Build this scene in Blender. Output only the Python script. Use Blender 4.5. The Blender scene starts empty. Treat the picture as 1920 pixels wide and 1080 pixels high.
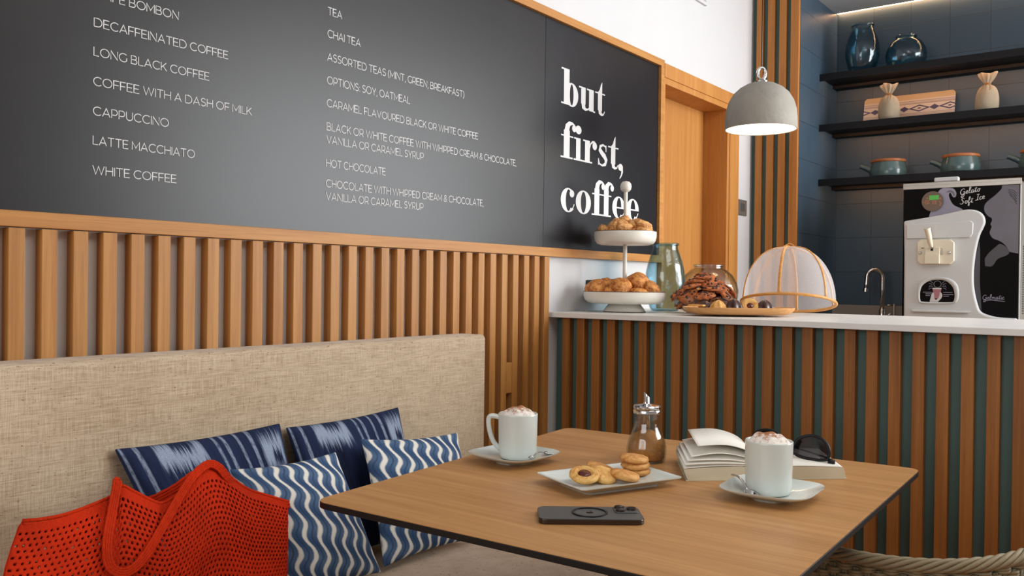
import bpy, bmesh, math, random
from mathutils import Vector, Matrix, noise

random.seed(7)
SC = bpy.context.scene
COL = SC.collection
PI = math.pi

# ------------------------------------------------------------------ camera, world, light, exposure
cam_d = bpy.data.cameras.new('camera')
cam_d.sensor_width = 36.0
cam_d.lens = 1634.0 * 36.0 / 1920.0
cam_d.clip_start = 0.05
cam = bpy.data.objects.new('camera', cam_d)
COL.objects.link(cam)
r0, r1, r2 = ((0.79853, 0.60183, 0.01227), (0.0134, 0.0026, -0.99991), (-0.6018, 0.79862, -0.00599))
cam.matrix_world = Matrix(((r0[0], -r1[0], -r2[0], 0), (r0[1], -r1[1], -r2[1], 0), (r0[2], -r1[2], -r2[2], 1.11), (0, 0, 0, 1)))
SC.camera = cam

w = bpy.data.worlds.new('room_light')
SC.world = w
w.use_nodes = True
w.node_tree.nodes['Background'].inputs[0].default_value = (0.97, 0.98, 1.0, 1)
w.node_tree.nodes['Background'].inputs[1].default_value = 0.36

def area_light(name, loc, target, sx, sy, power, color):
    d = bpy.data.lights.new(name, 'AREA')
    d.shape = 'RECTANGLE'
    d.size, d.size_y, d.energy, d.color = sx, sy, power, color
    o = bpy.data.objects.new(name, d)
    COL.objects.link(o)
    o.location = loc
    o.rotation_euler = (Vector(target) - Vector(loc)).to_track_quat('-Z', 'Y').to_euler()
    return o

# daylight through the window in the right-hand wall (beyond the picture)
area_light('window_daylight', (2.28, 5.2, 1.85), (0.0, 5.2, 1.85), 3.6, 2.1, 350, (0.96, 0.985, 1.0))
# added soft fill from behind the camera, brightens the counter front
area_light('front_fill', (-0.7, -2.5, 1.9), (-0.6, 2.5, 0.8), 2.2, 1.6, 50, (1.0, 0.985, 0.96))
# added overhead fill to brighten the tabletop and crockery
area_light('overhead_fill', (0.3, 1.5, 3.0), (-0.5, 1.7, 0.0), 1.6, 1.6, 36, (1.0, 0.97, 0.92))

SC.view_settings.view_transform = 'Standard'
SC.view_settings.look = 'None'
SC.view_settings.exposure = 0.0
SC.view_settings.gamma = 1.0
SC.view_settings.use_curve_mapping = False
SC.cycles.max_bounces = 10
SC.cycles.transparent_max_bounces = 16
SC.cycles.caustics_reflective = False
SC.cycles.caustics_refractive = False
SC.cycles.use_denoising = True

# ------------------------------------------------------------------ materials
def C(r, g, b):
    f = lambda v: (v / 255 / 12.92) if v / 255 <= 0.04045 else ((v / 255 + 0.055) / 1.055) ** 2.4
    return (f(r), f(g), f(b), 1.0)

class NT:
    def __init__(s, name):
        s.m = bpy.data.materials.new(name)
        s.m.use_nodes = True
        s.t = s.m.node_tree
        s.b = s.t.nodes['Principled BSDF']
    def n(s, typ, **kw):
        nd = s.t.nodes.new(typ)
        for k, v in kw.items():
            setattr(nd, k, v)
        return nd
    def l(s, a, b):
        s.t.links.new(a, b)
    def val(s, sock, v):
        if isinstance(v, (int, float)):
            sock.default_value = v
        elif isinstance(v, tuple):
            sock.default_value = v
        else:
            s.l(v, sock)
    def math(s, op, a, b=0.0, c=None):
        nd = s.n('ShaderNodeMath', operation=op)
        s.val(nd.inputs[0], a); s.val(nd.inputs[1], b)
        if c is not None: s.val(nd.inputs[2], c)
        return nd.outputs[0]
    def coord(s, which='Object'):
        return s.n('ShaderNodeTexCoord').outputs[which]
    def mapping(s, vec, scale=(1, 1, 1), loc=(0, 0, 0), rot=(0, 0, 0)):
        nd = s.n('ShaderNodeMapping')
        s.l(vec, nd.inputs[0])
        nd.inputs['Location'].default_value = loc
        nd.inputs['Rotation'].default_value = rot
        nd.inputs['Scale'].default_value = scale
        return nd.outputs[0]
    def noise(s, vec, scale=5, detail=4, rough=0.6, dist=0.0):
        nd = s.n('ShaderNodeTexNoise')
        s.l(vec, nd.inputs['Vector'])
        nd.inputs['Scale'].default_value = scale
        nd.inputs['Detail'].default_value = detail
        nd.inputs['Roughness'].default_value = rough
        nd.inputs['Distortion'].default_value = dist
        return nd.outputs[0]
    def ramp(s, fac, stops):
        nd = s.n('ShaderNodeValToRGB')
        s.l(fac, nd.inputs[0])
        e = nd.color_ramp.elements
        while len(e) < len(stops): e.new(0.5)
        for i, (p, c) in enumerate(stops):
            e[i].position = p; e[i].color = c
        return nd.outputs[0]
    def mix(s, fac, a, b, mode='MIX'):
        nd = s.n('ShaderNodeMix', data_type='RGBA', blend_type=mode)
        s.val(nd.inputs[0], fac)
        s.val(nd.inputs[6], a); s.val(nd.inputs[7], b)
        return nd.outputs[2]
    def bump(s, h, strength=0.3, dist=0.002):
        nd = s.n('ShaderNodeBump')
        s.l(h, nd.inputs['Height'])
        nd.inputs['Strength'].default_value = strength
        nd.inputs['Distance'].default_value = dist
        s.l(nd.outputs[0], s.b.inputs['Normal'])
    def set(s, **kw):
        for k, v in kw.items():
            s.val(s.b.inputs[k.replace('_', ' ')], v)
        return s

def plain(name, col, rough=0.5, metal=0.0, spec=0.5, var=0.04, bump=0.0, bscale=60, coat=0.0):
    t = NT(name)
    v = t.noise(t.coord(), 9, 3)
    lo = tuple(c * (1 - var) for c in col[:3]) + (1,)
    hi = tuple(min(1, c * (1 + var)) for c in col[:3]) + (1,)
    t.set(Base_Color=t.ramp(v, [(0.3, lo), (0.7, hi)]), Roughness=rough, Metallic=metal)
    t.b.inputs['Specular IOR Level'].default_value = spec
    t.b.inputs['Coat Weight'].default_value = coat
    if bump: t.bump(t.noise(t.coord(), bscale, 4), bump, 0.003)
    return t.m

def wood(name, c1, c2, along='z', rough=0.5, grain=1.0, vary=0.12, spec=0.35):
    t = NT(name)
    co = t.coord()
    a, f = 1.6 * grain, 55 * grain
    sc = {'x': (a, f, f), 'y': (f, a, f), 'z': (f, f, a)}[along]
    big = {'x': (0.5, 9, 9), 'y': (9, 0.5, 9), 'z': (9, 9, 0.5)}[along]
    fine = {'x': (9, 420, 420), 'y': (420, 9, 420), 'z': (420, 420, 9)}[along]
    n1 = t.noise(t.mapping(co, sc), 1.0, 5, 0.65, 0.4)
    n2 = t.noise(t.mapping(co, big), 1.0, 3, 0.5, 0.8)
    n3 = t.noise(t.mapping(co, fine), 1.0, 2, 0.5)
    v = t.math('ADD', t.math('MULTIPLY', n1, 0.6), t.math('MULTIPLY', n2, 0.4))
    col = t.ramp(v, [(0.36, c1), (0.62, c2)])
    pores = t.ramp(n3, [(0.30, (0.72, 0.68, 0.62, 1)), (0.46, (1, 1, 1, 1))])
    col = t.mix(0.55, col, t.mix(1.0, col, pores, 'MULTIPLY'))
    oi = t.n('ShaderNodeObjectInfo')
    fac = t.math('MULTIPLY_ADD', oi.outputs['Random'], vary, 1 - vary / 2)
    hs = t.n('ShaderNodeHueSaturation')
    t.l(fac, hs.inputs['Value']); t.l(col, hs.inputs['Color'])
    t.set(Base_Color=hs.outputs[0], Roughness=rough)
    t.b.inputs['Specular IOR Level'].default_value = spec
    t.bump(n1, 0.12, 0.001)
    return t.m

def linen(name, c_lo, c_hi, speck, u=(0, 1, 0), rough=0.9):
    """woven slubby cloth: threads across (horizontal) and along (vertical)."""
    t = NT(name)
    co = t.coord()
    hz = t.noise(t.mapping(co, (22, 22, 640)), 1.0, 3, 0.7)
    vt = t.noise(t.mapping(co, (640, 640, 22)), 1.0, 3, 0.7)
    big = t.noise(co, 3.2, 4)
    v = t.math('ADD', t.math('MULTIPLY', hz, 0.5), t.math('MULTIPLY', vt, 0.5))
    v = t.math('ADD', t.math('MULTIPLY', v, 0.8), t.math('MULTIPLY', big, 0.2))
    col = t.ramp(v, [(0.38, c_lo), (0.62, c_hi)])
    sp = t.noise(t.mapping(co, (110, 110, 260)), 1.0, 2)
    col = t.mix(t.ramp(sp, [(0.64, (0, 0, 0, 1)), (0.72, (0.9, 0.9, 0.9, 1))]), col, speck)
    t.set(Base_Color=col, Roughness=rough)
    t.b.inputs['Specular IOR Level'].default_value = 0.15
    t.b.inputs['Sheen Weight'].default_value = 0.15
    t.bump(v, 0.5, 0.0015)
    return t.m

def glass(name, tint, edge, seeds=0.12, rough=0.02):
    """thin-walled glass: clear face on, deeper where the wall is seen edge on"""
    t = NT(name)
    lw = t.n('ShaderNodeLayerWeight'); lw.inputs[0].default_value = 0.5
    if seeds:
        bp_ = t.n('ShaderNodeBump'); t.l(t.noise(t.coord(), 38, 3), bp_.inputs['Height'])
        bp_.inputs['Strength'].default_value = seeds; bp_.inputs['Distance'].default_value = 0.006
    tr = t.n('ShaderNodeBsdfTransparent')
    t.l(t.mix(t.math('POWER', lw.outputs['Facing'], 2.2), tint, edge), tr.inputs[0])
    gl = t.n('ShaderNodeBsdfGlossy'); gl.inputs['Roughness'].default_value = rough
    fr = t.math('MULTIPLY_ADD', t.math('POWER', lw.outputs['Facing'], 5.0), 0.75, 0.05)
    if seeds: t.l(bp_.outputs[0], gl.inputs['Normal'])
    mx = t.n('ShaderNodeMixShader')
    t.l(fr, mx.inputs[0]); t.l(tr.outputs[0], mx.inputs[1]); t.l(gl.outputs[0], mx.inputs[2])
    t.l(mx.outputs[0], t.t.nodes['Material Output'].inputs[0])
    return t.m

def emit(name, col, strength):
    t = NT(name)
    t.set(Base_Color=col, Emission_Color=col, Emission_Strength=strength)
    return t.m

def tile_mat(name, axis):
    t = NT(name)
    sep = t.n('ShaderNodeSeparateXYZ'); t.l(t.coord(), sep.inputs[0])
    cmb = t.n('ShaderNodeCombineXYZ')
    P = 0.1868
    if axis == 'x':
        t.l(t.math('ADD', sep.outputs[0], 1.477 + P * 20), cmb.inputs[0])
    else:
        t.l(t.math('ADD', sep.outputs[1], -4.686 + P * 40), cmb.inputs[0])
    t.l(t.math('ADD', sep.outputs[2], -1.192 + P * 20), cmb.inputs[1])
    br = t.n('ShaderNodeTexBrick', offset=0.0, squash=1.0)
    t.l(cmb.outputs[0], br.inputs['Vector'])
    br.inputs['Color1'].default_value = C(60, 78, 93)
    br.inputs['Color2'].default_value = C(55, 73, 88)
    br.inputs['Mortar'].default_value = C(30, 37, 42)
    br.inputs['Scale'].default_value = 1.0
    br.inputs['Mortar Size'].default_value = 0.0012
    br.inputs['Mortar Smooth'].default_value = 0.2
    br.inputs['Brick Width'].default_value = P
    br.inputs['Row Height'].default_value = P
    t.set(Base_Color=br.outputs['Color'], Roughness=0.42)
    t.b.inputs['Specular IOR Level'].default_value = 0.4
    inv = t.math('SUBTRACT', 1.0, br.outputs['Fac'])
    t.bump(inv, 0.5, 0.002)
    return t.m

def ikat_mat():
    """indigo cloth with frayed pale blocks and thin stripes (UV: u across, v up)."""
    t = NT('indigo_ikat')
    uv = t.coord('UV')
    sep = t.n('ShaderNodeSeparateXYZ'); t.l(uv, sep.inputs[0])
    u, v = sep.outputs[0], sep.outputs[1]
    fray = t.noise(t.mapping(uv, (130, 3, 1)), 1.0, 2, 0.6)
    fray2 = t.noise(t.mapping(uv, (60, 4, 1), (3, 1, 0)), 1.0, 3, 0.6)
    vv = t.math('ADD', v, t.math('MULTIPLY', t.math('SUBTRACT', fray, 0.5), 0.26))
    uu = t.math('ADD', u, t.math('MULTIPLY', t.math('SUBTRACT', fray2, 0.5), 0.05))
    def band(x, c, hw, soft):
        d = t.math('ABSOLUTE', t.math('SUBTRACT', x, c))
        mr = t.n('ShaderNodeMapRange'); t.l(d, mr.inputs[0])
        mr.inputs[1].default_value = hw - soft; mr.inputs[2].default_value = hw + soft
        mr.inputs[3].default_value = 1; mr.inputs[4].default_value = 0
        return mr.outputs[0]
    mul = lambda a, b: t.math('MULTIPLY', a, b)
    mx = lambda a, b: t.math('MAXIMUM', a, b)
    blk1 = mul(band(uu, 0.31, 0.125, 0.012), band(vv, 0.90, 0.08, 0.035))
    hole1 = mul(band(uu, 0.33, 0.055, 0.012), band(vv, 0.955, 0.035, 0.02))
    blk2 = mul(band(uu, 0.87, 0.085, 0.012), band(vv, 0.81, 0.10, 0.04))
    hole2 = mul(band(uu, 0.89, 0.040, 0.010), band(vv, 0.775, 0.045, 0.02))
    pale = t.math('SUBTRACT', mx(blk1, blk2), mx(hole1, hole2))
    thin = None
    for c, hwid in ((0.10, 0.011), (0.52, 0.008), (0.57, 0.010), (0.655, 0.009), (0.735, 0.012), (0.03, 0.006)):
        b = band(u, c, hwid, 0.004)
        thin = b if thin is None else mx(thin, b)
    thin = mul(thin, t.ramp(t.noise(t.mapping(uv, (90, 20, 1)), 1.0, 3), [(0.35, (0.25, 0.25, 0.25, 1)), (0.55, (1, 1, 1, 1))]))
    weave = t.noise(t.mapping(uv, (260, 260, 1)), 1.0, 2)
    f = t.math('MINIMUM', mx(pale, mul(thin, 0.8)), 1.0)
    f = t.math('MAXIMUM', f, 0.0)
    deep = t.ramp(t.noise(t.mapping(uv, (24, 2.0, 1)), 1.0, 4, 0.7), [(0.30, C(24, 31, 54)), (0.70, C(38, 50, 82))])
    lite = t.ramp(weave, [(0.35, C(104, 122, 150)), (0.65, C(170, 182, 200))])
    t.set(Base_Color=t.mix(f, deep, lite), Roughness=0.92)
    t.b.inputs['Specular IOR Level'].default_value = 0.12
    t.bump(weave, 0.35, 0.0012)
    return t.m

def shibori_mat():
    """off-white cloth, blue lens shapes between wavy pale lines (UV)."""
    t = NT('blue_wave_cloth')
    uv = t.coord('UV')
    sep = t.n('ShaderNodeSeparateXYZ'); t.l(uv, sep.inputs[0])
    u, v = sep.outputs[0], sep.outputs[1]
    wob = t.math('MULTIPLY', t.math('SUBTRACT', t.noise(t.mapping(uv, (3, 5, 1)), 1.0, 2), 0.5), 0.35)
    N, M = 9.3, 4.3
    un = t.math('MULTIPLY', u, N)
    ph = t.math('MULTIPLY_ADD', v, M * 2 * PI, t.math('MULTIPLY', un, 1.1))
    s1 = t.math('SINE', ph)
    p = t.math('ADD', t.math('ADD', un, t.math('MULTIPLY', s1, 0.22)), wob)
    f = t.math('FRACT', p)
    d = t.math('ABSOLUTE', t.math('SUBTRACT', f, 0.5))          # 0.5 on the pale line, 0 on the dark one
    s2 = t.math('SINE', t.math('ADD', ph, 0.9))
    wid = t.math('MULTIPLY_ADD', s2, 0.015, 0.360)
    nz = t.math('MULTIPLY', t.math('SUBTRACT', t.noise(t.mapping(uv, (90, 60, 1)), 1.0, 3), 0.5), 0.09)
    e = t.math('ADD', t.math('SUBTRACT', d, wid), nz)
    white = t.n('ShaderNodeMapRange'); t.l(e, white.inputs[0])
    white.inputs[1].default_value = -0.06; white.inputs[2].default_value = 0.05
    lens = t.math('MULTIPLY_ADD', s2, 0.5, 0.5)
    blue = t.mix(lens, C(96, 120, 150), C(46, 70, 106))
    blue = t.mix(t.noise(t.mapping(uv, (40, 26, 1)), 1.0, 4), blue, C(64, 90, 124))
    dark = t.n('ShaderNodeMapRange'); t.l(d, dark.inputs[0])
    dark.inputs[1].default_value = 0.0; dark.inputs[2].default_value = 0.09
    dark.inputs[3].default_value = 0.85; dark.inputs[4].default_value = 0.0
    blue = t.mix(dark.outputs[0], blue, C(46, 66, 98))
    cloth = t.noise(t.mapping(uv, (300, 300, 1)), 1.0, 2)
    cream = t.ramp(cloth, [(0.3, C(218, 216, 207)), (0.7, C(238, 236, 228))])
    t.set(Base_Color=t.mix(white.outputs[0], blue, cream), Roughness=0.9)
    t.b.inputs['Specular IOR Level'].default_value = 0.15
    t.bump(cloth, 0.3, 0.001)
    return t.m

def bake(name, c1, c2, sc):
    t = NT(name)
    co = t.coord()
    n = t.noise(co, sc, 6, 0.65, 0.6)
    n2 = t.noise(co, sc * 4, 4, 0.6)
    v = t.math('ADD', t.math('MULTIPLY', n, 0.7), t.math('MULTIPLY', n2, 0.3))
    t.set(Base_Color=t.ramp(v, [(0.40, c1), (0.58, c2)]), Roughness=0.55)
    t.bump(v, 1.0, 0.006)
    return t.m

M = {}
M['wall_white'] = plain('white_wall_paint', C(199, 199, 200), 0.7, var=0.01)
M['oak'] = wood('oak_slat', C(152, 98, 42), C(184, 131, 68), 'z')
M['oak_y'] = wood('oak_rail', C(160, 104, 44), C(186, 132, 66), 'y')
M['oak_shaded'] = wood('oak_counter_slat', C(126, 76, 30), C(160, 104, 48), 'z')  # same oak as the wall slats, counter front's shade put into the colour
M['oak_pillar'] = wood('oak_pillar_slat', C(154, 96, 42), C(184, 122, 58), 'z')
M['oak_door'] = wood('oak_door_veneer', C(170, 112, 52), C(190, 132, 68), 'z', grain=0.6)
M['oak_table'] = wood('oak_table_laminate', C(162, 115, 66), C(190, 142, 90), 'x', rough=0.42, grain=1.2, vary=0.0, spec=0.4)
M['floor'] = wood('floor_planks', C(150, 96, 50), C(176, 118, 66), 'y')
M['teal'] = plain('teal_backing', C(74, 99, 93), 0.6)
M['black_edge'] = plain('black_compact_edge', C(14, 12, 12), 0.45, spec=0.3)
M['black'] = plain('black_lacquer', C(12, 12, 15), 0.35, spec=0.3)
M['shelf'] = plain('dark_shelf', C(15, 15, 19), 0.5, spec=0.2)
M['stone'] = plain('pale_worktop', C(222, 222, 220), 0.35, spec=0.4)
M['beige'] = plain('beige_upstand', C(150, 138, 124), 0.5)
M['tile_x'] = tile_mat('blue_grey_tile_back', 'x')
M['tile_y'] = tile_mat('blue_grey_tile_side', 'y')
M['letter'] = plain('white_lettering', C(204, 204, 204), 0.6, var=0.01)
M['ceramic'] = plain('white_porcelain', C(206, 213, 208), 0.16, spec=0.5, var=0.01, coat=0.3)
M['enamel'] = plain('off_white_enamel', C(222, 218, 208), 0.35, var=0.02)
M['rimdark'] = plain('dark_rim', C(50, 38, 32), 0.5)
M['steel'] = plain('polished_steel', C(205, 205, 205), 0.14, metal=1.0, var=0.02)
M['brushed'] = plain('brushed_steel', C(168, 162, 154), 0.38, metal=0.9, var=0.05)
M['greyplate'] = plain('grey_switch_metal', C(132, 128, 122), 0.4, metal=0.6)
M['darkgrey'] = plain('dark_grey_plastic', C(70, 68, 66), 0.5)
M['concrete'] = plain('cast_concrete', C(150, 146, 138), 0.85, var=0.14, bump=0.5, bscale=70, spec=0.2)
M['lampwhite'] = plain('lamp_inside_white', C(245, 240, 228), 0.6)
M['bulb'] = emit('lamp_bulb', (1.0, 0.86, 0.66, 1), 60)
M['led'] = emit('warm_led', (1.0, 0.55, 0.27, 1), 20)
M['led2'] = emit('warm_led_under_shelf', (1.0, 0.49, 0.23, 1), 26)
M['linen'] = linen('beige_linen', C(150, 129, 102), C(208, 190, 165), C(122, 86, 56))
M['seat'] = linen('greige_seat_cloth', C(186, 160, 134), C(214, 190, 165), C(124, 98, 74))
M['ikat'] = ikat_mat()
M['shibori'] = shibori_mat()
M['yarn'] = plain('orange_red_yarn', C(186, 42, 8), 0.85, var=0.2, bump=1.0, bscale=210, spec=0.15)
M['yarn2'] = plain('orange_red_strap_yarn', C(192, 46, 9), 0.85, var=0.2, bump=1.0, bscale=260, spec=0.15)
M['sack'] = plain('linen_sack', C(164, 152, 132), 0.9, var=0.1, bump=0.4, bscale=260, spec=0.1)
M['string'] = plain('jute_string', C(140, 104, 60), 0.9)
M['pot'] = plain('teal_glaze', C(72, 94, 94), 0.18, var=0.12)
M['lidwood'] = wood('lid_wood', C(142, 84, 46), C(172, 108, 62), 'x')
M['bamboo'] = wood('bamboo_tray', C(186, 130, 74), C(216, 164, 106), 'x')
M['cane'] = wood('bent_cane', C(186, 126, 60), C(214, 156, 86), 'x', vary=0.0)
M['rattan'] = plain('grey_brown_rattan', C(122, 109, 82), 0.6, var=0.25, bump=0.2, bscale=120)
M['glass_blue'] = glass('blue_glass', (0.74, 0.86, 0.91, 1), (0.50, 0.66, 0.72, 1), 0.25)
M['glass_shelf'] = glass('deep_blue_glass', (0.66, 0.80, 0.85, 1), (0.44, 0.60, 0.67, 1), 0.3)
M['glass'] = glass('clear_glass', (0.95, 0.96, 0.955, 1), (0.70, 0.75, 0.75, 1), 0)
M['puff'] = bake('golden_puff_pastry', C(150, 68, 18), C(226, 158, 80), 58)
M['crust'] = bake('crusty_pastry', C(158, 80, 28), C(232, 178, 108), 70)
M['choc_cookie'] = bake('brown_cookie', C(138, 66, 26), C(208, 118, 54), 60)
M['choc'] = plain('dark_chocolate', C(62, 36, 30), 0.35, var=0.15)
M['butter'] = bake('butter_biscuit', C(204, 142, 66), C(230, 184, 108), 50)
M['golden'] = bake('golden_biscuit', C(192, 122, 54), C(224, 170, 98), 45)
M['jam'] = plain('dark_jam', C(84, 30, 24), 0.2)
M['paper'] = plain('book_paper', C(236, 233, 224), 0.85, var=0.02)
M['paper_edge'] = plain('page_edges', C(206, 200, 176), 0.9, var=0.08)
M['phone'] = plain('graphite_phone_back', C(74, 75, 74), 0.42, spec=0.5, var=0.02)
M['phone_side'] = plain('dark_phone_frame', C(66, 56, 50), 0.28, metal=0.7)
M['lens_black'] = plain('black_lens', C(12, 12, 14), 0.08)
M['sugar'] = plain('brown_sugar', C(184, 124, 58), 0.8, var=0.5, bump=1.0, bscale=420)
M['gel_white'] = plain('white_moulded_plastic', C(200, 201, 201), 0.4, var=0.015)
M['gel_cream'] = plain('cream_plastic', C(222, 212, 190), 0.4, var=0.015)
M['gel_black'] = plain('black_printed_panel', C(13, 11, 12), 0.6, spec=0.08, var=0.02)
M['gel_grey'] = plain('grey_print', C(96, 92, 102), 0.4, var=0.10)
M['gel_lilac'] = plain('lilac_grey_print', C(140, 137, 154), 0.4, var=0.10)
M['gel_dim'] = plain('dim_grey_print', C(56, 52, 58), 0.4, var=0.15)
M['gel_brown'] = plain('copper_dial_face', C(98, 76, 62), 0.35, metal=0.3)
M['gel_orange'] = plain('orange_icon_print', C(190, 120, 84), 0.5)
M['lcd'] = emit('green_display', C(70, 150, 60), 0.35)
M['pink'] = plain('pink_print', C(170, 110, 120), 0.5)

def foam_mat():
    t = NT('milk_foam_cinnamon')
    co = t.coord()
    sep = t.n('ShaderNodeSeparateXYZ'); t.l(co, sep.inputs[0])
    r = t.math('SQRT', t.math('ADD', t.math('POWER', sep.outputs[0], 2.0), t.math('POWER', sep.outputs[1], 2.0)))
    n = t.noise(co, 120, 5, 0.7)
    n2 = t.noise(co, 700, 3, 0.7)
    f = t.math('ADD', t.math('MULTIPLY', n, 1.2), t.math('MULTIPLY', n2, 0.5))
    f = t.math('SUBTRACT', f, t.math('MULTIPLY', r, 12.0))
    k = t.ramp(f, [(0.50, (0, 0, 0, 1)), (0.74, (1, 1, 1, 1))])
    t.set(Base_Color=t.mix(k, C(232, 226, 218), C(164, 104, 58)), Roughness=0.8)
    t.bump(n2, 0.4, 0.002)
    return t.m
M['foam'] = foam_mat()

def board_mat(name, c):
    t = NT(name)
    co = t.coord()
    n = t.noise(t.mapping(co, (1, 7, 12)), 1.0, 2, 0.4)
    col = t.ramp(n, [(0.52, c), (0.66, tuple(x * 1.12 for x in c[:3]) + (1,))])
    t.set(Base_Color=col, Roughness=0.32)
    t.b.inputs['Specular IOR Level'].default_value = 0.27
    return t.m
M['board'] = board_mat('black_board_menu', C(31, 30, 31))
M['board2'] = board_mat('black_board_slogan', C(23, 23, 28))

def net_mat():
    t = NT('white_food_net')
    co = t.coord()
    tr = t.n('ShaderNodeBsdfTransparent')
    df = t.n('ShaderNodeBsdfDiffuse'); df.inputs[0].default_value = C(238, 232, 232)
    tl = t.n('ShaderNodeBsdfTranslucent'); tl.inputs[0].default_value = C(238, 232, 232)
    m1 = t.n('ShaderNodeMixShader'); m1.inputs[0].default_value = 0.45
    t.l(df.outputs[0], m1.inputs[1]); t.l(tl.outputs[0], m1.inputs[2])
    m2 = t.n('ShaderNodeMixShader')
    w = t.noise(t.mapping(co, (600, 600, 600)), 1.0, 1)
    t.l(t.math('MULTIPLY_ADD', w, 0.20, 0.26), m2.inputs[0])
    t.l(tr.outputs[0], m2.inputs[1]); t.l(m1.outputs[0], m2.inputs[2])
    t.l(m2.outputs[0], t.t.nodes['Material Output'].inputs[0])
    return t.m
M['net'] = net_mat()

def lens_mat():
    t = NT('tinted_lens')
    tr = t.n('ShaderNodeBsdfTransparent'); tr.inputs[0].default_value = (0.06, 0.055, 0.06, 1)
    gl = t.n('ShaderNodeBsdfGlossy'); gl.inputs[1].default_value = 0.03
    lw = t.n('ShaderNodeLayerWeight'); lw.inputs[0].default_value = 0.5
    fr = t.math('MULTIPLY_ADD', t.math('POWER', lw.outputs['Facing'], 5.0), 0.8, 0.06)
    mx = t.n('ShaderNodeMixShader')
    t.l(fr, mx.inputs[0]); t.l(tr.outputs[0], mx.inputs[1]); t.l(gl.outputs[0], mx.inputs[2])
    t.l(mx.outputs[0], t.t.nodes['Material Output'].inputs[0])
    return t.m
M['lens'] = lens_mat()

def tray_print_mat():
    """wooden tray with a woven stripe and diamond band; object x across, z up (local)."""
    t = NT('ikat_print_tray')
    sep = t.n('ShaderNodeSeparateXYZ'); t.l(t.coord(), sep.inputs[0])
    x, z = sep.outputs[0], sep.outputs[2]
    def band(v, c, hw, soft=0.0012):
        d = t.math('ABSOLUTE', t.math('SUBTRACT', v, c))
        mr = t.n('ShaderNodeMapRange'); t.l(d, mr.inputs[0])
        mr.inputs[1].default_value = hw - soft; mr.inputs[2].default_value = hw + soft
        mr.inputs[3].default_value = 1; mr.inputs[4].default_value = 0
        return mr.outputs[0]
    st = None
    for c, h in ((0.122, 0.0022), (0.114, 0.0016), (0.108, 0.0028), (0.046, 0.002), (0.054, 0.002), (0.038, 0.003)):
        b = band(z, c, h); st = b if st is None else t.math('MAXIMUM', st, b)
    # diamonds: |x'|/a + |z-c|/b
    P = 0.145
    fx = t.math('SUBTRACT', t.math('FRACT', t.math('ADD', t.math('DIVIDE', x, P), 0.12)), 0.5)
    q = t.math('ADD', t.math('MULTIPLY', t.math('ABSOLUTE', fx), P / 0.055), t.math('DIVIDE', t.math('ABSOLUTE', t.math('SUBTRACT', z, 0.081)), 0.020))
    ring = band(q, 0.80, 0.18, 0.06)
    core = band(q, 0.0, 0.22, 0.05)
    fx2 = t.math('SUBTRACT', t.math('FRACT', t.math('ADD', t.math('DIVIDE', x, P), 0.62)), 0.5)
    q2 = t.math('ADD', t.math('MULTIPLY', t.math('ABSOLUTE', fx2), P / 0.026), t.math('DIVIDE', t.math('ABSOLUTE', t.math('SUBTRACT', z, 0.081)), 0.016))
    dot = band(q2, 0.0, 0.95, 0.1)
    pat = t.math('MAXIMUM', t.math('MAXIMUM', ring, core), dot)
    lo = band(z, 0.06, 0.072, 0.001)
    base = t.mix(lo, C(188, 162, 126), C(196, 186, 174))
    base = t.mix(t.math('MULTIPLY', st, 0.6), base, C(104, 76, 84))
    t.set(Base_Color=t.mix(pat, base, C(52, 50, 92)), Roughness=0.5)
    return t.m
M['trayprint'] = tray_print_mat()

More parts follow.
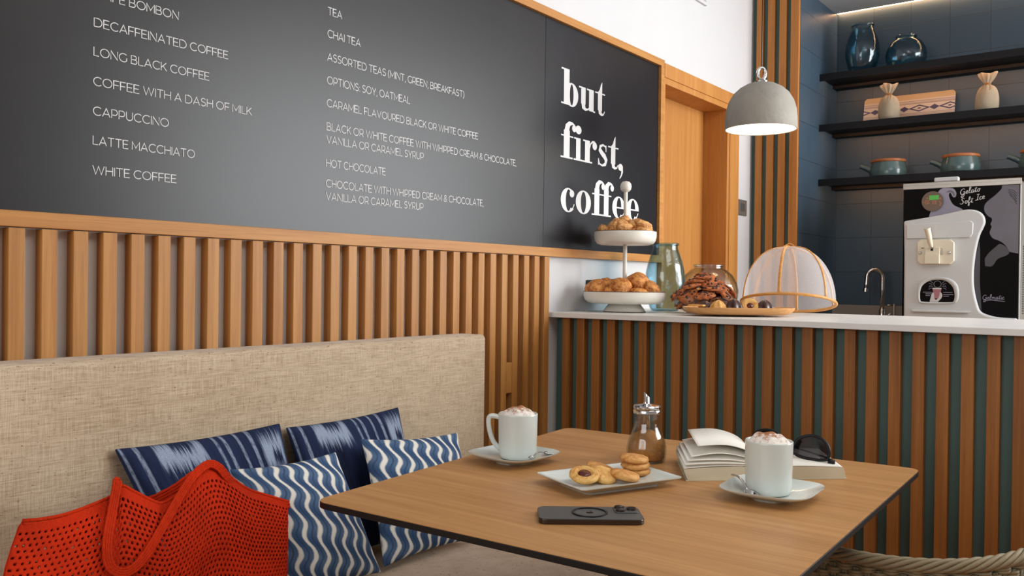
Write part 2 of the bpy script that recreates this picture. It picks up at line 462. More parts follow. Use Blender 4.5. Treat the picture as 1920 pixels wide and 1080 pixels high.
# ------------------------------------------------------------------ mesh helpers
class MB:
    def __init__(s):
        s.v, s.f, s.uv = [], [], None
    def add(s, vs, fs):
        o = len(s.v)
        s.v += [tuple(p) for p in vs]
        s.f += [tuple(i + o for i in f) for f in fs]
        return s
    def box(s, x0, x1, y0, y1, z0, z1):
        return s.add([(x0, y0, z0), (x1, y0, z0), (x1, y1, z0), (x0, y1, z0), (x0, y0, z1), (x1, y0, z1), (x1, y1, z1), (x0, y1, z1)],
                     [(0, 3, 2, 1), (4, 5, 6, 7), (0, 1, 5, 4), (1, 2, 6, 5), (2, 3, 7, 6), (3, 0, 4, 7)])
    def lathe(s, prof, n=40, c=(0, 0, 0), closed=False, lobes=0, amp=0.0, caps=True):
        m = len(prof)
        vs = []
        for (r, z) in prof:
            for k in range(n):
                a = 2 * PI * k / n
                rr = r * (1 + amp * math.cos(lobes * a)) if lobes else r
                vs.append((c[0] + rr * math.cos(a), c[1] + rr * math.sin(a), c[2] + z))
        fs = []
        for i in range(m if closed else m - 1):
            j = (i + 1) % m
            for k in range(n):
                fs.append((i * n + k, i * n + (k + 1) % n, j * n + (k + 1) % n, j * n + k))
        if not closed and caps:
            if prof[0][0] > 1e-6: fs.append(tuple(range(n - 1, -1, -1)))
            if prof[-1][0] > 1e-6: fs.append(tuple((m - 1) * n + k for k in range(n)))
        return s.add(vs, fs)
    def tube(s, pts, rad, n=8, cyclic=False, caps=True, flat=1.0, up=None):
        pts = [Vector(p) for p in pts]
        m = len(pts)
        rr = rad if isinstance(rad, (list, tuple)) else [rad] * m
        vs = []
        ref = Vector(up) if up else None
        prev = None
        for i, p in enumerate(pts):
            a = pts[(i - 1) % m] if (cyclic or i > 0) else p
            b = pts[(i + 1) % m] if (cyclic or i < m - 1) else p
            d = (b - a).normalized()
            if ref is not None: e = ref - d * ref.dot(d)
            elif prev is None:
                e = Vector((0, 0, 1)) if abs(d.z) < 0.9 else Vector((1, 0, 0))
                e = e - d * e.dot(d)
            else: e = prev - d * prev.dot(d)
            e.normalize(); prev = e
            g = d.cross(e)
            for k in range(n):
                t = 2 * PI * k / n
                vs.append(p + (e * math.cos(t) * flat + g * math.sin(t)) * rr[i])
        fs = []
        for i in range(m if cyclic else m - 1):
            j = (i + 1) % m
            for k in range(n):
                fs.append((i * n + k, i * n + (k + 1) % n, j * n + (k + 1) % n, j * n + k))
        if caps and not cyclic:
            fs.append(tuple(range(n - 1, -1, -1)))
            fs.append(tuple((m - 1) * n + k for k in range(n)))
        return s.add(vs, fs)
    def prism(s, poly, h0, h1, fr):
        """2-D polygon extruded between h0 and h1; fr maps (a, b, h) to a point."""
        n = len(poly)
        vs = [fr(a, b, h0) for a, b in poly] + [fr(a, b, h1) for a, b in poly]
        fs = [tuple(range(n - 1, -1, -1)), tuple(range(n, 2 * n))]
        fs += [(i, (i + 1) % n, n + (i + 1) % n, n + i) for i in range(n)]
        return s.add(vs, fs)
    def grid(s, fn, nu, nv):
        vs = [fn(i / nu, j / nv) for j in range(nv + 1) for i in range(nu + 1)]
        fs = [(j * (nu + 1) + i, j * (nu + 1) + i + 1, (j + 1) * (nu + 1) + i + 1, (j + 1) * (nu + 1) + i) for j in range(nv) for i in range(nu)]
        return s.add(vs, fs)
    def blob(s, c, sz, amp=0.15, freq=3.0, seed=0.0, sub=3, rot=None, sq=1.0):
        b = bmesh.new()
        bmesh.ops.create_icosphere(b, subdivisions=sub, radius=1.0)
        b.verts.ensure_lookup_table()
        R = rot.to_matrix() if rot else Matrix.Identity(3)
        vs = []
        for v in b.verts:
            p = v.co.copy()
            if sq != 1.0:
                p = Vector([math.copysign(abs(q) ** sq, q) for q in p])
            k = 1 + amp * noise.noise(v.co * freq + Vector((seed * 7.3, seed * 3.1, seed))) + 0.4 * amp * noise.noise(v.co * freq * 2.8 + Vector((seed, 5, 2)))
            p = Vector((p.x * sz[0], p.y * sz[1], p.z * sz[2])) * k
            vs.append(Vector(c) + R @ p)
        fs = [tuple(v.index for v in f.verts) for f in b.faces]
        b.free()
        return s.add(vs, fs)
    def build(s, name, mat, parent=None, smooth=False, bevel=0.0, seg=2, sub=0, solid=0.0, loc=None, angle=None):
        off = Vector((0, 0, 0))
        p = parent
        while p is not None:
            off += p.location
            p = p.parent
        if loc is not None: off += Vector(loc)
        me = bpy.data.meshes.new(name)
        me.from_pydata([tuple(Vector(v) - off) for v in s.v], [], s.f)
        me.validate()
        b = bmesh.new(); b.from_mesh(me)
        bmesh.ops.recalc_face_normals(b, faces=b.faces)
        b.to_mesh(me); b.free()
        if s.uv:
            ul = me.uv_layers.new(name='UVMap')
            for lp in me.loops: ul.data[lp.index].uv = s.uv[lp.vertex_index]
        me.materials.append(M[mat])
        if smooth:
            me.polygons.foreach_set('use_smooth', [True] * len(me.polygons))
        o = bpy.data.objects.new(name, me)
        COL.objects.link(o)
        if loc is not None: o.location = loc
        if parent is not None: o.parent = parent
        if solid:
            md = o.modifiers.new('solid', 'SOLIDIFY'); md.thickness = solid; md.offset = 0
        if bevel:
            md = o.modifiers.new('bevel', 'BEVEL'); md.width = bevel; md.segments = seg; md.limit_method = 'ANGLE'; md.angle_limit = 0.6
            md.harden_normals = False
        if sub:
            md = o.modifiers.new('sub', 'SUBSURF'); md.levels = sub; md.render_levels = sub
        if smooth and angle:
            try: me.set_sharp_from_angle(angle=angle)
            except Exception: pass
        return o

def tag(o, label, cat, group=None):
    o['label'] = label; o['category'] = cat
    if group: o['group'] = group
    return o
def thing(name, label, cat, loc=(0, 0, 0), group=None, rot=None):
    o = bpy.data.objects.new(name, None)
    COL.objects.link(o)
    o.empty_display_size = 0.05
    o.location = loc
    if rot: o.rotation_euler = rot
    return tag(o, label, cat, group)
def struct(o):
    o['kind'] = 'structure'
    return o
def dup(root, loc, label, rot=None, group=None):
    """a copy of a thing with copies of its parts and sub-parts"""
    r = root.copy(); COL.objects.link(r)
    r.location = loc
    if rot is not None: r.rotation_euler = rot
    r['label'] = label
    if group: r['group'] = group
    for ch in root.children:
        c = ch.copy(); COL.objects.link(c); c.parent = r
        for g in ch.children:
            d = g.copy(); COL.objects.link(d); d.parent = c
    return r
def arc(cx, cy, rx, ry, a0, a1, n=12):
    return [(cx + rx * math.cos(math.radians(a0 + (a1 - a0) * i / n)), cy + ry * math.sin(math.radians(a0 + (a1 - a0) * i / n))) for i in range(n + 1)]
def smooth_path(pts, n=6):
    """Catmull-Rom through the points"""
    P = [Vector(p) for p in pts]
    out = []
    for i in range(len(P) - 1):
        p0, p1, p2, p3 = P[max(0, i - 1)], P[i], P[i + 1], P[min(len(P) - 1, i + 2)]
        for k in range(n):
            t = k / n
            out.append(0.5 * ((2 * p1) + (p2 - p0) * t + (2 * p0 - 5 * p1 + 4 * p2 - p3) * t * t + (3 * p1 - p0 - 3 * p2 + p3) * t ** 3))
    out.append(P[-1])
    return out
def rrect(w, h, r, n=5):
    o = []
    for cx, cy, a in ((w - r, h - r, 0), (-w + r, h - r, 90), (-w + r, -h + r, 180), (w - r, -h + r, 270)):
        o += arc(cx, cy, r, r, a, a + 90, n)
    return o

# ------------------------------------------------------------------ lettering
def ribbon(mb, pts, wd, fr, h=0.0008, square=True):
    """flat stroke along pts (2-D), wd = one width or a list; fr maps (a, b, h)"""
    n = len(pts)
    W = wd if isinstance(wd, (list, tuple)) else [wd] * n
    L, R = [], []
    for i in range(n):
        a, b = pts[max(0, i - 1)], pts[min(n - 1, i + 1)]
        dx, dy = b[0] - a[0], b[1] - a[1]
        d = math.hypot(dx, dy) or 1e-9
        nx, ny = -dy / d, dx / d
        k = 1.0
        if 0 < i < n - 1:
            e = (pts[i][0] - pts[i - 1][0], pts[i][1] - pts[i - 1][1]); le = math.hypot(*e) or 1e-9
            c = (nx * -e[1] + ny * e[0]) / le
            k = 1 / max(0.5, abs(c))
        w2 = W[i] / 2 * k
        ex, ey = 0, 0
        if square and i in (0, n - 1):
            s = -1 if i == 0 else 1
            ex, ey = s * dx / d * W[i] * 0.3, s * dy / d * W[i] * 0.3
        L.append(fr(pts[i][0] + nx * w2 + ex, pts[i][1] + ny * w2 + ey, h))
        R.append(fr(pts[i][0] - nx * w2 + ex, pts[i][1] - ny * w2 + ey, h))
    mb.add(L + R, [(i, i + 1, n + i + 1, n + i) for i in range(n - 1)])

def O(w): return arc(w / 2, .5, w / 2, .5, 90, 450, 28)
GLYPH = {
 'A': (.84, [[(.0, 0), (.42, 1), (.84, 0)], [(.14, .30), (.70, .30)]]),
 'B': (.70, [[(0, 0), (0, 1), (.38, 1)] + arc(.40, .76, .22, .24, 90, -90, 8) + [(0, .52)], [(.38, .52)] + arc(.44, .26, .26, .26, 90, -90, 8) + [(0, 0)]]),
 'C': (.84, [arc(.5, .5, .5, .5, 48, 312, 22)]),
 'D': (.86, [[(0, 0), (0, 1), (.38, 1)] + arc(.38, .5, .48, .5, 90, -90, 14) + [(0, 0)]]),
 'E': (.60, [[(.60, 1), (0, 1), (0, 0), (.62, 0)], [(0, .52), (.54, .52)]]),
 'F': (.58, [[(.60, 1), (0, 1), (0, 0)], [(0, .48), (.54, .48)]]),
 'G': (.88, [arc(.5, .5, .5, .5, 48, 318, 22) + [(.88, .48)]]),
 'H': (.76, [[(0, 0), (0, 1)], [(.76, 0), (.76, 1)], [(0, .52), (.76, .52)]]),
 'I': (.02, [[(.01, 0), (.01, 1)]]),
 'K': (.68, [[(0, 0), (0, 1)], [(.64, 1), (.0, .34)], [(.24, .56), (.70, 0)]]),
 'L': (.54, [[(0, 1), (0, 0), (.56, 0)]]),
 'M': (.92, [[(0, 0), (0, 1), (.46, .22), (.92, 1), (.92, 0)]]),
 'N': (.78, [[(0, 0), (0, 1), (.78, 0), (.78, 1)]]),
 'O': (1.0, [O(1.0)]),
 'P': (.66, [[(0, 0), (0, 1), (.36, 1)] + arc(.38, .67, .28, .33, 90, -90, 9) + [(0, .34)]]),
 'R': (.68, [[(0, 0), (0, 1), (.36, 1)] + arc(.38, .67, .28, .33, 90, -90, 9) + [(0, .34)], [(.40, .33), (.68, 0)]]),
 'S': (.62, [arc(.32, .76, .28, .24, 35, 180, 9) + arc(.32, .74, .28, .22, 190, 262, 4) + arc(.32, .27, .30, .25, 82, -90, 9) + arc(.32, .27, .32, .27, -95, -145, 4)]),
 'T': (.72, [[(0, 1), (.72, 1)], [(.36, 1), (.36, 0)]]),
 'U': (.74, [[(0, 1), (0, .40)] + arc(.37, .38, .37, .38, 180, 360, 12) + [(.74, 1)]]),
 'V': (.82, [[(0, 1), (.41, 0), (.82, 1)]]),
 'W': (1.26, [[(0, 1), (.32, 0), (.63, .98), (.94, 0), (1.26, 1)]]),
 'X': (.7, [[(0, 0), (.7, 1)], [(0, 1), (.7, 0)]]),
 'Y': (.74, [[(0, 1), (.37, .38), (.74, 1)], [(.37, .38), (.37, 0)]]),
 ',': (.06, [[(.05, .06), (.05, -.02), (.0, -.16)]]),
 ':': (.06, [[(.03, .0), (.03, .07)], [(.03, .55), (.03, .62)]]),
 '(': (.20, [arc(.42, .42, .42, .66, 118, 242, 8)]),
 ')': (.20, [arc(-.22, .42, .42, .66, 62, -62, 8)]),
 '&': (.72, [[(.70, 0), (.20, .62)] + arc(.34, .79, .20, .20, 215, -30, 10) + [(.48, .62), (.14, .42)] + arc(.28, .22, .27, .22, 125, 300, 9) + [(.50, .10), (.66, .36)]]),
}
def text_line(name, txt, y0, y1, z0, cap, fr_of, parent, mat='letter', wgt=0.104, gap=0.20, space=0.34):
    adv, x = [], 0.0
    for ch in txt:
        adv.append(x)
        x += space if ch == ' ' else GLYPH[ch][0] + gap
    total = x - gap
    sx = (y1 - y0) / total
    mb = MB()
    fr = fr_of(y0, z0)
    for i, (ch, a) in enumerate(zip(txt, adv)):
        if ch == ' ': continue
        for q, st in enumerate(GLYPH[ch][1]):
            ribbon(mb, [((a + p[0]) * sx, p[1] * cap) for p in st], wgt * cap, fr, 0.0007 + 0.00006 * q)
    return mb.build(name, mat, parent)

# fat-face serif letters for the slogan, x 0..1 over the width, y in x-heights
LIFT = [0.0]
def fat_letter(mb, ch, y0, y1, base, xh, fr_of):
    W = y1 - y0
    fr_ = fr_of(0, 0)
    cnt = [0]
    def fr(a, b, h):
        return fr_(a, b, h + LIFT[0])
    P = lambda x, y: (y0 + x * W, base + y * xh)
    def rect(xa, xb, ya, yb, h=0.0010):
        a, b = P(xa, ya), P(xb, yb)
        cnt[0] += 1; h = h + cnt[0] * 0.000012
        mb.add([fr(a[0], a[1], h), fr(b[0], a[1], h), fr(b[0], b[1], h), fr(a[0], b[1], h)], [(0, 1, 2, 3)])
    def ring(cx, cy, rx, ry, ix, iy, a0=0, a1=360, icx=None, n=36):
        icx = cx if icx is None else icx
        o, i_ = [], []
        for (px, py) in arc(cx, cy, rx, ry, a0, a1, n): q = P(px, py); o.append(fr(q[0], q[1], 0.0011))
        for (px, py) in arc(icx, cy, ix, iy, a0, a1, n): q = P(px, py); i_.append(fr(q[0], q[1], 0.0011))
        k = len(o)
        mb.add(o + i_, [(i, i + 1, k + i + 1, k + i) for i in range(k - 1)])
    def disc(cx, cy, rx, ry):
        vs = [fr(*P(px, py), 0.0012) for px, py in arc(cx, cy, rx, ry, 0, 360, 20)[:-1]]
        mb.add(vs, [tuple(range(len(vs)))])
    def rib(pts, ws, h=0.0013):
        ribbon(mb, [P(*p) for p in pts], [w * xh for w in ws], fr, h, square=False)
    LIFT[0] += 0.00005
    s = 0.07                                     # serif / hairline thickness
    if ch == 'b':
        rect(.14, .46, 0, 1.55); rect(-.01, .16, 1.48, 1.55); rect(-.01, .30, 0, s)
        ring(.60, .48, .40, .52, .11, .46)
    elif ch == 'u':
        rect(.12, .40, .25, 1.0); rect(-.02, .2, .93, 1.0)
        rib([(.26, .3), (.28, .12), (.40, .03), (.55, .06), (.68, .2)], [.32, .26, .12, .07, .06])
        rect(.62, .92, 0.02, 1.0); rect(.48, .64, .93, 1.0); rect(.9, 1.02, 0.0, s)
    elif ch == 't':
        rect(.28, .70, .2, 1.02)
        mb.add([fr(*P(.28, 1.0), .001), fr(*P(.70, 1.0), .001), fr(*P(.70, 1.52), .001), fr(*P(.58, 1.40), .001), fr(*P(.45, 1.14), .001)], [(0, 1, 2, 3, 4)])
        rect(.0, 1.0, .94, 1.0)
        rib([(.49, .25), (.52, .10), (.66, .02), (.84, .04), (.97, .2)], [.30, .25, .13, .07, .05])
    elif ch == 'f':
        rect(.18, .58, 0, 1.22); rect(-.02, .80, 0, s); rect(0, .82, .94, 1.0)
        rib([(.38, 1.18), (.42, 1.38), (.56, 1.53), (.76, 1.56), (.92, 1.48)], [.36, .32, .2, .1, .08])
        disc(.88, 1.36, .15, .15)
    elif ch == 'i':
        rect(.22, .74, 0, 1.0); rect(-.02, .3, .93, 1.0); rect(-.05, 1.02, 0, s); disc(.48, 1.36, .36, .19)
    elif ch == 'r':
        rect(.12, .48, 0, 1.0); rect(-.02, .2, .93, 1.0); rect(-.05, .66, 0, s)
        rib([(.44, .6), (.52, .86), (.66, .98), (.84, .98)], [.05, .07, .09, .13]); disc(.84, .82, .17, .18)
    elif ch == 's':
        rib([(.80, .76), (.74, .92), (.50, .97), (.26, .88), (.22, .72), (.42, .58), (.66, .46), (.82, .30), (.74, .10), (.46, .02), (.20, .07), (.12, .26)],
            [.05, .07, .09, .14, .20, .25, .26, .22, .15, .09, .07, .05])
        rect(.76, .84, .68, .98); rect(.07, .15, .02, .32)
    elif ch == ',':
        disc(.42, .12, .40, .17)
        rib([(.62, .14), (.70, -.08), (.56, -.26), (.28, -.42)], [.20, .15, .09, .05])
    elif ch == 'o':
        ring(.5, .5, .5, .53, .17, .47)
    elif ch == 'c':
        ring(.54, .5, .54, .53, .20, .47, 62, 318, icx=.56)
        disc(.80, .80, .17, .16)
        rib([(.58, .0), (.74, .05), (.88, .18), (.98, .36)], [.07, .07, .06, .05])
    elif ch == 'e':
        ring(.52, .5, .52, .53, .19, .47, 0, 318, icx=.54)
        rect(.2, 1.04, .46, .53)
        rib([(.56, .0), (.74, .05), (.88, .18), (.99, .36)], [.07, .07, .06, .05])

# ------------------------------------------------------------------ the room
struct(MB().box(-2.6, 3.0, -2.6, 8.0, -0.10, 0.0).build('floor', 'floor'))
struct(MB().box(-2.6, 3.0, -2.6, 8.0, 3.05, 3.15).build('ceiling', 'wall_white'))
XW = -1.726
wl = MB()
wl.box(-1.95, XW, -2.6, 3.306, 0, 3.05).box(-1.95, XW, 3.306, 4.09, 1.99, 3.05).box(-1.95, XW, 4.09, 4.335, 0, 3.05)
wl.box(-1.99, -1.95, 3.306, 4.09, 0, 1.99)
struct(wl.build('wall_left', 'wall_white'))
struct(MB().box(-1.95, -1.4885, 4.335, 5.1, 0, 3.05).build('wall_pier', 'teal'))
struct(MB().box(-1.4885, -1.484, 4.335, 4.93, 0, 2.61).build('wall_inner', 'tile_y'))
struct(MB().box(-1.4885, 0.45, 4.93, 5.1, 0, 3.05).build('wall_back', 'tile_x'))
struct(MB().box(-1.484, 0.45, 4.36, 4.898, 2.61, 2.66).build('ceiling_niche', 'wall_white'))
struct(MB().box(-1.4885, 0.45, 4.30, 4.36, 2.61, 3.05).build('wall_bulkhead', 'wall_white'))
wr = MB()
wr.box(2.4, 2.55, -2.6, 3.35, 0, 3.05).box(2.4, 2.55, 7.05, 8.0, 0, 3.05).box(2.4, 2.55, 3.35, 7.05, 0, 0.75).box(2.4, 2.55, 3.35, 7.05, 2.95, 3.05)
struct(wr.build('wall_right', 'wall_white'))
struct(MB().box(0.45, 2.55, 8.0, 8.12, 0, 3.05).build('wall_far', 'wall_white'))
wf = MB()
for (a, b, c, d) in ((3.35, 3.43, .75, 2.95), (6.97, 7.05, .75, 2.95), (5.16, 5.24, .75, 2.95), (3.35, 7.05, .75, .83), (3.35, 7.05, 2.87, 2.95)):
    wf.box(2.42, 2.5, a, b, c, d)
win = struct(wf.build('window_1', 'oak'))
struct(MB().box(2.455, 2.461, 3.43, 6.97, .83, 2.87).build('window_pane', 'glass', win))

# door in the left wall, set deep in its oak reveal
d1 = bpy.data.objects.new('door_1', None); COL.objects.link(d1); d1.location = (-1.8, 3.64, 0); d1['kind'] = 'structure'
MB().box(-1.87, -1.83, 3.31, 4.0, 0, 1.96).build('door_leaf', 'oak_door', d1)
f = MB()
f.box(-1.83, -1.704, 3.306, 3.319, 0, 1.955)
f.box(-1.83, -1.704, 3.969, 3.995, 0, 1.955)
f.box(-1.83, -1.704, 3.306, 3.995, 1.955, 1.982)
f.box(-1.73, -1.700, 3.306, 4.102, 1.982, 2.041)
f.box(-1.73, -1.700, 3.995, 4.102, 0, 1.982)
f.build('door_frame', 'oak_door', d1, bevel=0.0015)

# ------------------------------------------------------------------ slatted wall cladding under the menu board
clad = thing('slat_cladding', 'upright oak battens on the white wall below the menu board, behind the sofa', 'wall cladding', (-1.713, 1.0, 0))
k = 0
y = 0.7205 - 0.0593 * 12
while y < 2.46:
    dz = 0.0
    MB().box(XW + .0005, -1.700, y, y + 0.0290, 0.0, 1.2005).build('slat', 'oak', clad, bevel=0.0012)
    y += 0.0593
    k += 1
# the short filler block between two battens
MB().box(XW + .0005, -1.7005, 2.2325, 2.2615, 0.753, 0.8515).build('filler_block', 'oak', clad, bevel=0.001)

# ------------------------------------------------------------------ menu board in its oak frame
board = thing('menu_board', 'long black coffee and tea menu board in an oak frame on the left wall', 'menu board', (-1.713, 1.6, 1.6))
fm = MB()
fm.box(XW, -1.700, -0.4, 3.303, 1.2025, 1.2325)       # bottom rail
fm.box(XW, -1.700, -0.4, 3.303, 2.0225, 2.0505)       # top rail
fm.box(XW, -1.700, 3.273, 3.303, 1.2325, 2.0225)      # end post
fm.build('frame', 'oak_y', board, bevel=0.001)
MB().box(XW, -1.713, -0.4, 2.4465, 1.2325, 2.0225).build('menu_panel', 'board', board, bevel=0.0006)
MB().box(XW, -1.7127, 2.448, 3.273, 1.2325, 2.0225).build('slogan_panel', 'board2', board, bevel=0.0012)
def fr_board(y0, z0):
    return lambda a, b, h: (-1.713 + h, y0 + a, z0 + b)
CAPL, CAPR = 0.0166, 0.0186
for txt, y1, z in (('CAFE BOMBON', 1.066, 1.668), ('DECAFFEINATED COFFEE', 1.190, 1.610), ('LONG BLACK COFFEE', 1.142, 1.552), ('COFFEE WITH A DASH OF MILK', 1.255, 1.493),
                   ('CAPPUCCINO', 1.045, 1.434), ('LATTE MACCHIATO', 1.108, 1.3755), ('WHITE COFFEE', 1.064, 1.3165)):
    text_line('menu_line', txt, 0.882, y1, z, CAPL, fr_board, board)
for txt, y1, z in (('TEA', 1.529, 1.785), ('CHAI TEA', 1.594, 1.728), ('ASSORTED TEAS (MINT, GREEN, BREAKFAST)', 2.019, 1.669), ('OPTIONS: SOY, OATMEAL', 1.784, 1.610),
                   ('CARAMEL FLAVOURED BLACK OR WHITE COFFEE', 2.087, 1.552), ('BLACK OR WHITE COFFEE WITH WHIPPED CREAM & CHOCOLATE,', 2.286, 1.4925), ('VANILLA OR CARAMEL SYRUP', 1.843, 1.4595),
                   ('HOT CHOCOLATE', 1.691, 1.3995), ('CHOCOLATE WITH WHIPPED CREAM & CHOCOLATE,', 2.118, 1.348), ('VANILLA OR CARAMEL SYRUP', 1.844, 1.3155)):
    text_line('menu_line', txt, 1.483, y1, z, CAPR, fr_board, board)
XH = 0.0815
def fr_slogan(y0, z0):
    return lambda a, b, h: (-1.7127 + h, y0 + a, z0 + b)
for word, base, lets in (('but', 1.744, (('b', 2.546, 2.655), ('u', 2.661, 2.769), ('t', 2.770, 2.841))),
                         ('first', 1.5545, (('f', 2.547, 2.642), ('i', 2.632, 2.688), ('r', 2.693, 2.786), ('s', 2.791, 2.868), ('t', 2.868, 2.946), (',', 2.944, 2.990))),
                         ('coffee', 1.366, (('c', 2.549, 2.638), ('o', 2.646, 2.749), ('f', 2.757, 2.846), ('f', 2.826, 2.912), ('e', 2.904, 2.998), ('e', 3.014, 3.109)))):
    mb = MB()
    for ch, a, b in lets: fat_letter(mb, ch, a, b, base, XH, fr_slogan)
    mb.build('slogan_word', 'letter', board)

# ------------------------------------------------------------------ small things on the wall
vent = thing('air_vent', 'white wall vent grille high on the wall above the door', 'vent', (XW, 3.45, 2.5))
v = MB(); v.box(XW, XW + .012, 3.15, 3.744, 2.396, 2.412).box(XW, XW + .012, 3.15, 3.744, 2.59, 2.606).box(XW, XW + .012, 3.15, 3.166, 2.412, 2.59).box(XW, XW + .012, 3.728, 3.744, 2.412, 2.59)
v.build('vent_frame', 'wall_white', vent, bevel=0.002)
v = MB()
for i in range(9): v.box(XW, XW + .009, 3.166, 3.728, 2.415 + i * .0196, 2.427 + i * .0196)
v.build('louvre', 'wall_white', vent)
sw = thing('light_switch', 'square grey metal light switch on the white wall strip beside the door', 'light switch', (XW, 4.19, 1.503))
MB().box(XW, XW + .009, 4.13, 4.255, 1.463, 1.542).build('cover_plate', 'greyplate', sw, bevel=0.003)
MB().box(XW + .009, XW + .0115, 4.172, 4.222, 1.484, 1.523).build('rocker', 'darkgrey', sw, bevel=0.002)
so = thing('wall_socket', 'small black socket plate on the white wall behind the cake stand', 'socket', (XW, 2.79, 1.085))
MB().box(XW, XW + .008, 2.745, 2.83, 1.044, 1.124).build('cover_plate', 'black', so, bevel=0.003)
MB().lathe([(.018, 0), (.020, .002), (.020, .0)], 20).build('socket_hole', 'darkgrey', so, loc=(0.0085, 0, 0)).rotation_euler = (0, PI / 2, 0)

# ------------------------------------------------------------------ bar counter
bar = thing('bar_counter', 'bar counter front of oak battens over teal panelling', 'counter', (-0.5, 2.9, 0))
MB().box(-1.722, 0.75, 2.556, 3.20, 0, 0.991).build('carcass', 'teal', bar)
for i in range(41):
    x = -1.685 + 0.0597 * i
    MB().box(x, x + 0.0305, 2.53, 2.5558, 0.0, 0.990).build('slat', 'oak_shaded', bar, bevel=0.0012)
ct = MB().box(-1.724, 0.80, 2.50, 3.285, 0.992, 1.010).build('countertop', 'stone', None, bevel=0.0015)
tag(ct, 'thin pale stone countertop laid along the whole bar counter', 'countertop')

pil = thing('slatted_pillar', 'tall panel of four upright oak battens on teal between white wall and tiled niche', 'wall cladding', (-1.6, 4.32, 0))
MB().box(-1.70, -1.4885, 4.330, 4.3345, 0, 3.05).build('backing_panel', 'teal', pil)
for a, b in ((-1.700, -1.666), (-1.642, -1.606), (-1.582, -1.546), (-1.524, -1.4835)):
    MB().box(a, b, 4.308, 4.330, 0, 3.05).build('slat', 'oak_pillar', pil, bevel=0.0012)

# ------------------------------------------------------------------ niche: back counter, upstand, shelves, strip light
bc = MB().box(-1.4835, 0.45, 4.28, 4.928, 0.86, 0.90).build('back_worktop', 'beige'); tag(bc, 'beige worktop of the back counter in the tiled niche', 'countertop')
bk = thing('back_cabinet', 'base cabinet under the back worktop in the tiled niche', 'cabinet', (-0.6, 4.6, 0))
MB().box(-1.4835, 0.45, 4.34, 4.928, 0, 0.859).build('cabinet_body', 'shelf', bk)
for i in range(3): MB().box(-1.47 + i * .64, -1.47 + i * .64 + .63, 4.315, 4.339, 0.08, 0.85).build('door', 'teal', bk, bevel=.002)
up = MB().box(-1.4835, 0.45, 4.910, 4.9295, 0.9005, 1.012).build('upstand', 'beige'); tag(up, 'beige upstand along the foot of the blue tiles in the niche', 'upstand')
SHY = 4.64
for nm, zt, lab in (('wall_shelf', 2.2275, 'topmost long dark floating shelf in the tiled niche, carrying two glass jars'),
                    ('wall_shelf', 1.9615, 'middle long dark floating shelf in the tiled niche, carrying two cloth sacks'),
                    ('wall_shelf', 1.674, 'lowest long dark floating shelf in the tiled niche, carrying teal pots')):
    sh = thing(nm, lab, 'shelf', (-0.6, 4.78, zt), 'dark shelves in the niche')
    b = MB(); b.box(-1.4838, 0.44, SHY, 4.9295, zt - .019, zt).box(-1.4838, 0.44, SHY, SHY + .012, zt - .035, zt - .019)
    b.box(-1.4838, 0.44, 4.865, 4.9295, zt - .035, zt - .019)
    b.build('board', 'shelf', sh)
    MB().box(-1.46, 0.42, SHY + .0125, SHY + .018, zt - .032, zt - .0195).build('led_strip', 'led2', sh)
ls = thing('strip_light', 'warm glowing LED strip in the joint of niche ceiling and back tiles', 'light strip', (-0.5, 4.915, 2.6))
MB().box(-1.482, 0.44, 4.8985, 4.9295, 2.622, 2.632).build('channel', 'brushed', ls)
MB().box(-1.482, 0.44, 4.900, 4.928, 2.615, 2.622).build('diffuser', 'led', ls)

# ------------------------------------------------------------------ sofa
sofa = thing('sofa', 'beige linen bench sofa with a tall straight back against the slatted wall', 'sofa', (-1.3, 0.8, 0))
MB().box(-1.6985, -1.600, -0.9, 2.003, 0.20, 0.957).build('backrest', 'linen', sofa, smooth=True, bevel=0.013, seg=4)
def seat_fn(u, v):
    y = -0.9 + 2.9 * v
    x = -1.605 + 0.6 * u
    e = min(1.0, (1 - u) / 0.10)
    z = 0.458 - 0.05 * (1 - math.sqrt(max(0, 1 - (1 - e) ** 2)))
    z += 0.004 * noise.noise(Vector((x * 5, y * 4, 1))) + 0.0035 * math.sin(9 * (x * 2.4 + y * 1.1)) * max(0, noise.noise(Vector((x * 3, y * 2, 5))))
    return (x, y, z)
sm = MB(); sm.grid(seat_fn, 40, 130)
nv = len(sm.v)
sm.box(-1.605, -1.0055, -0.9, 2.0, 0.398, 0.407)
sm.build('seat_cushion', 'seat', sofa, smooth=True, angle=0.7)
MB().box(-1.69, -1.010, -0.88, 1.98, 0.12, 0.397).build('plinth', 'oak_y', sofa, bevel=.004)
for yy in (-0.8, 1.9):
    for xx in (-1.65, -1.08):
        MB().lathe([(.022, 0), (.030, .119)], 16, (xx, yy, 0)).build('leg', 'oak', sofa, smooth=True)

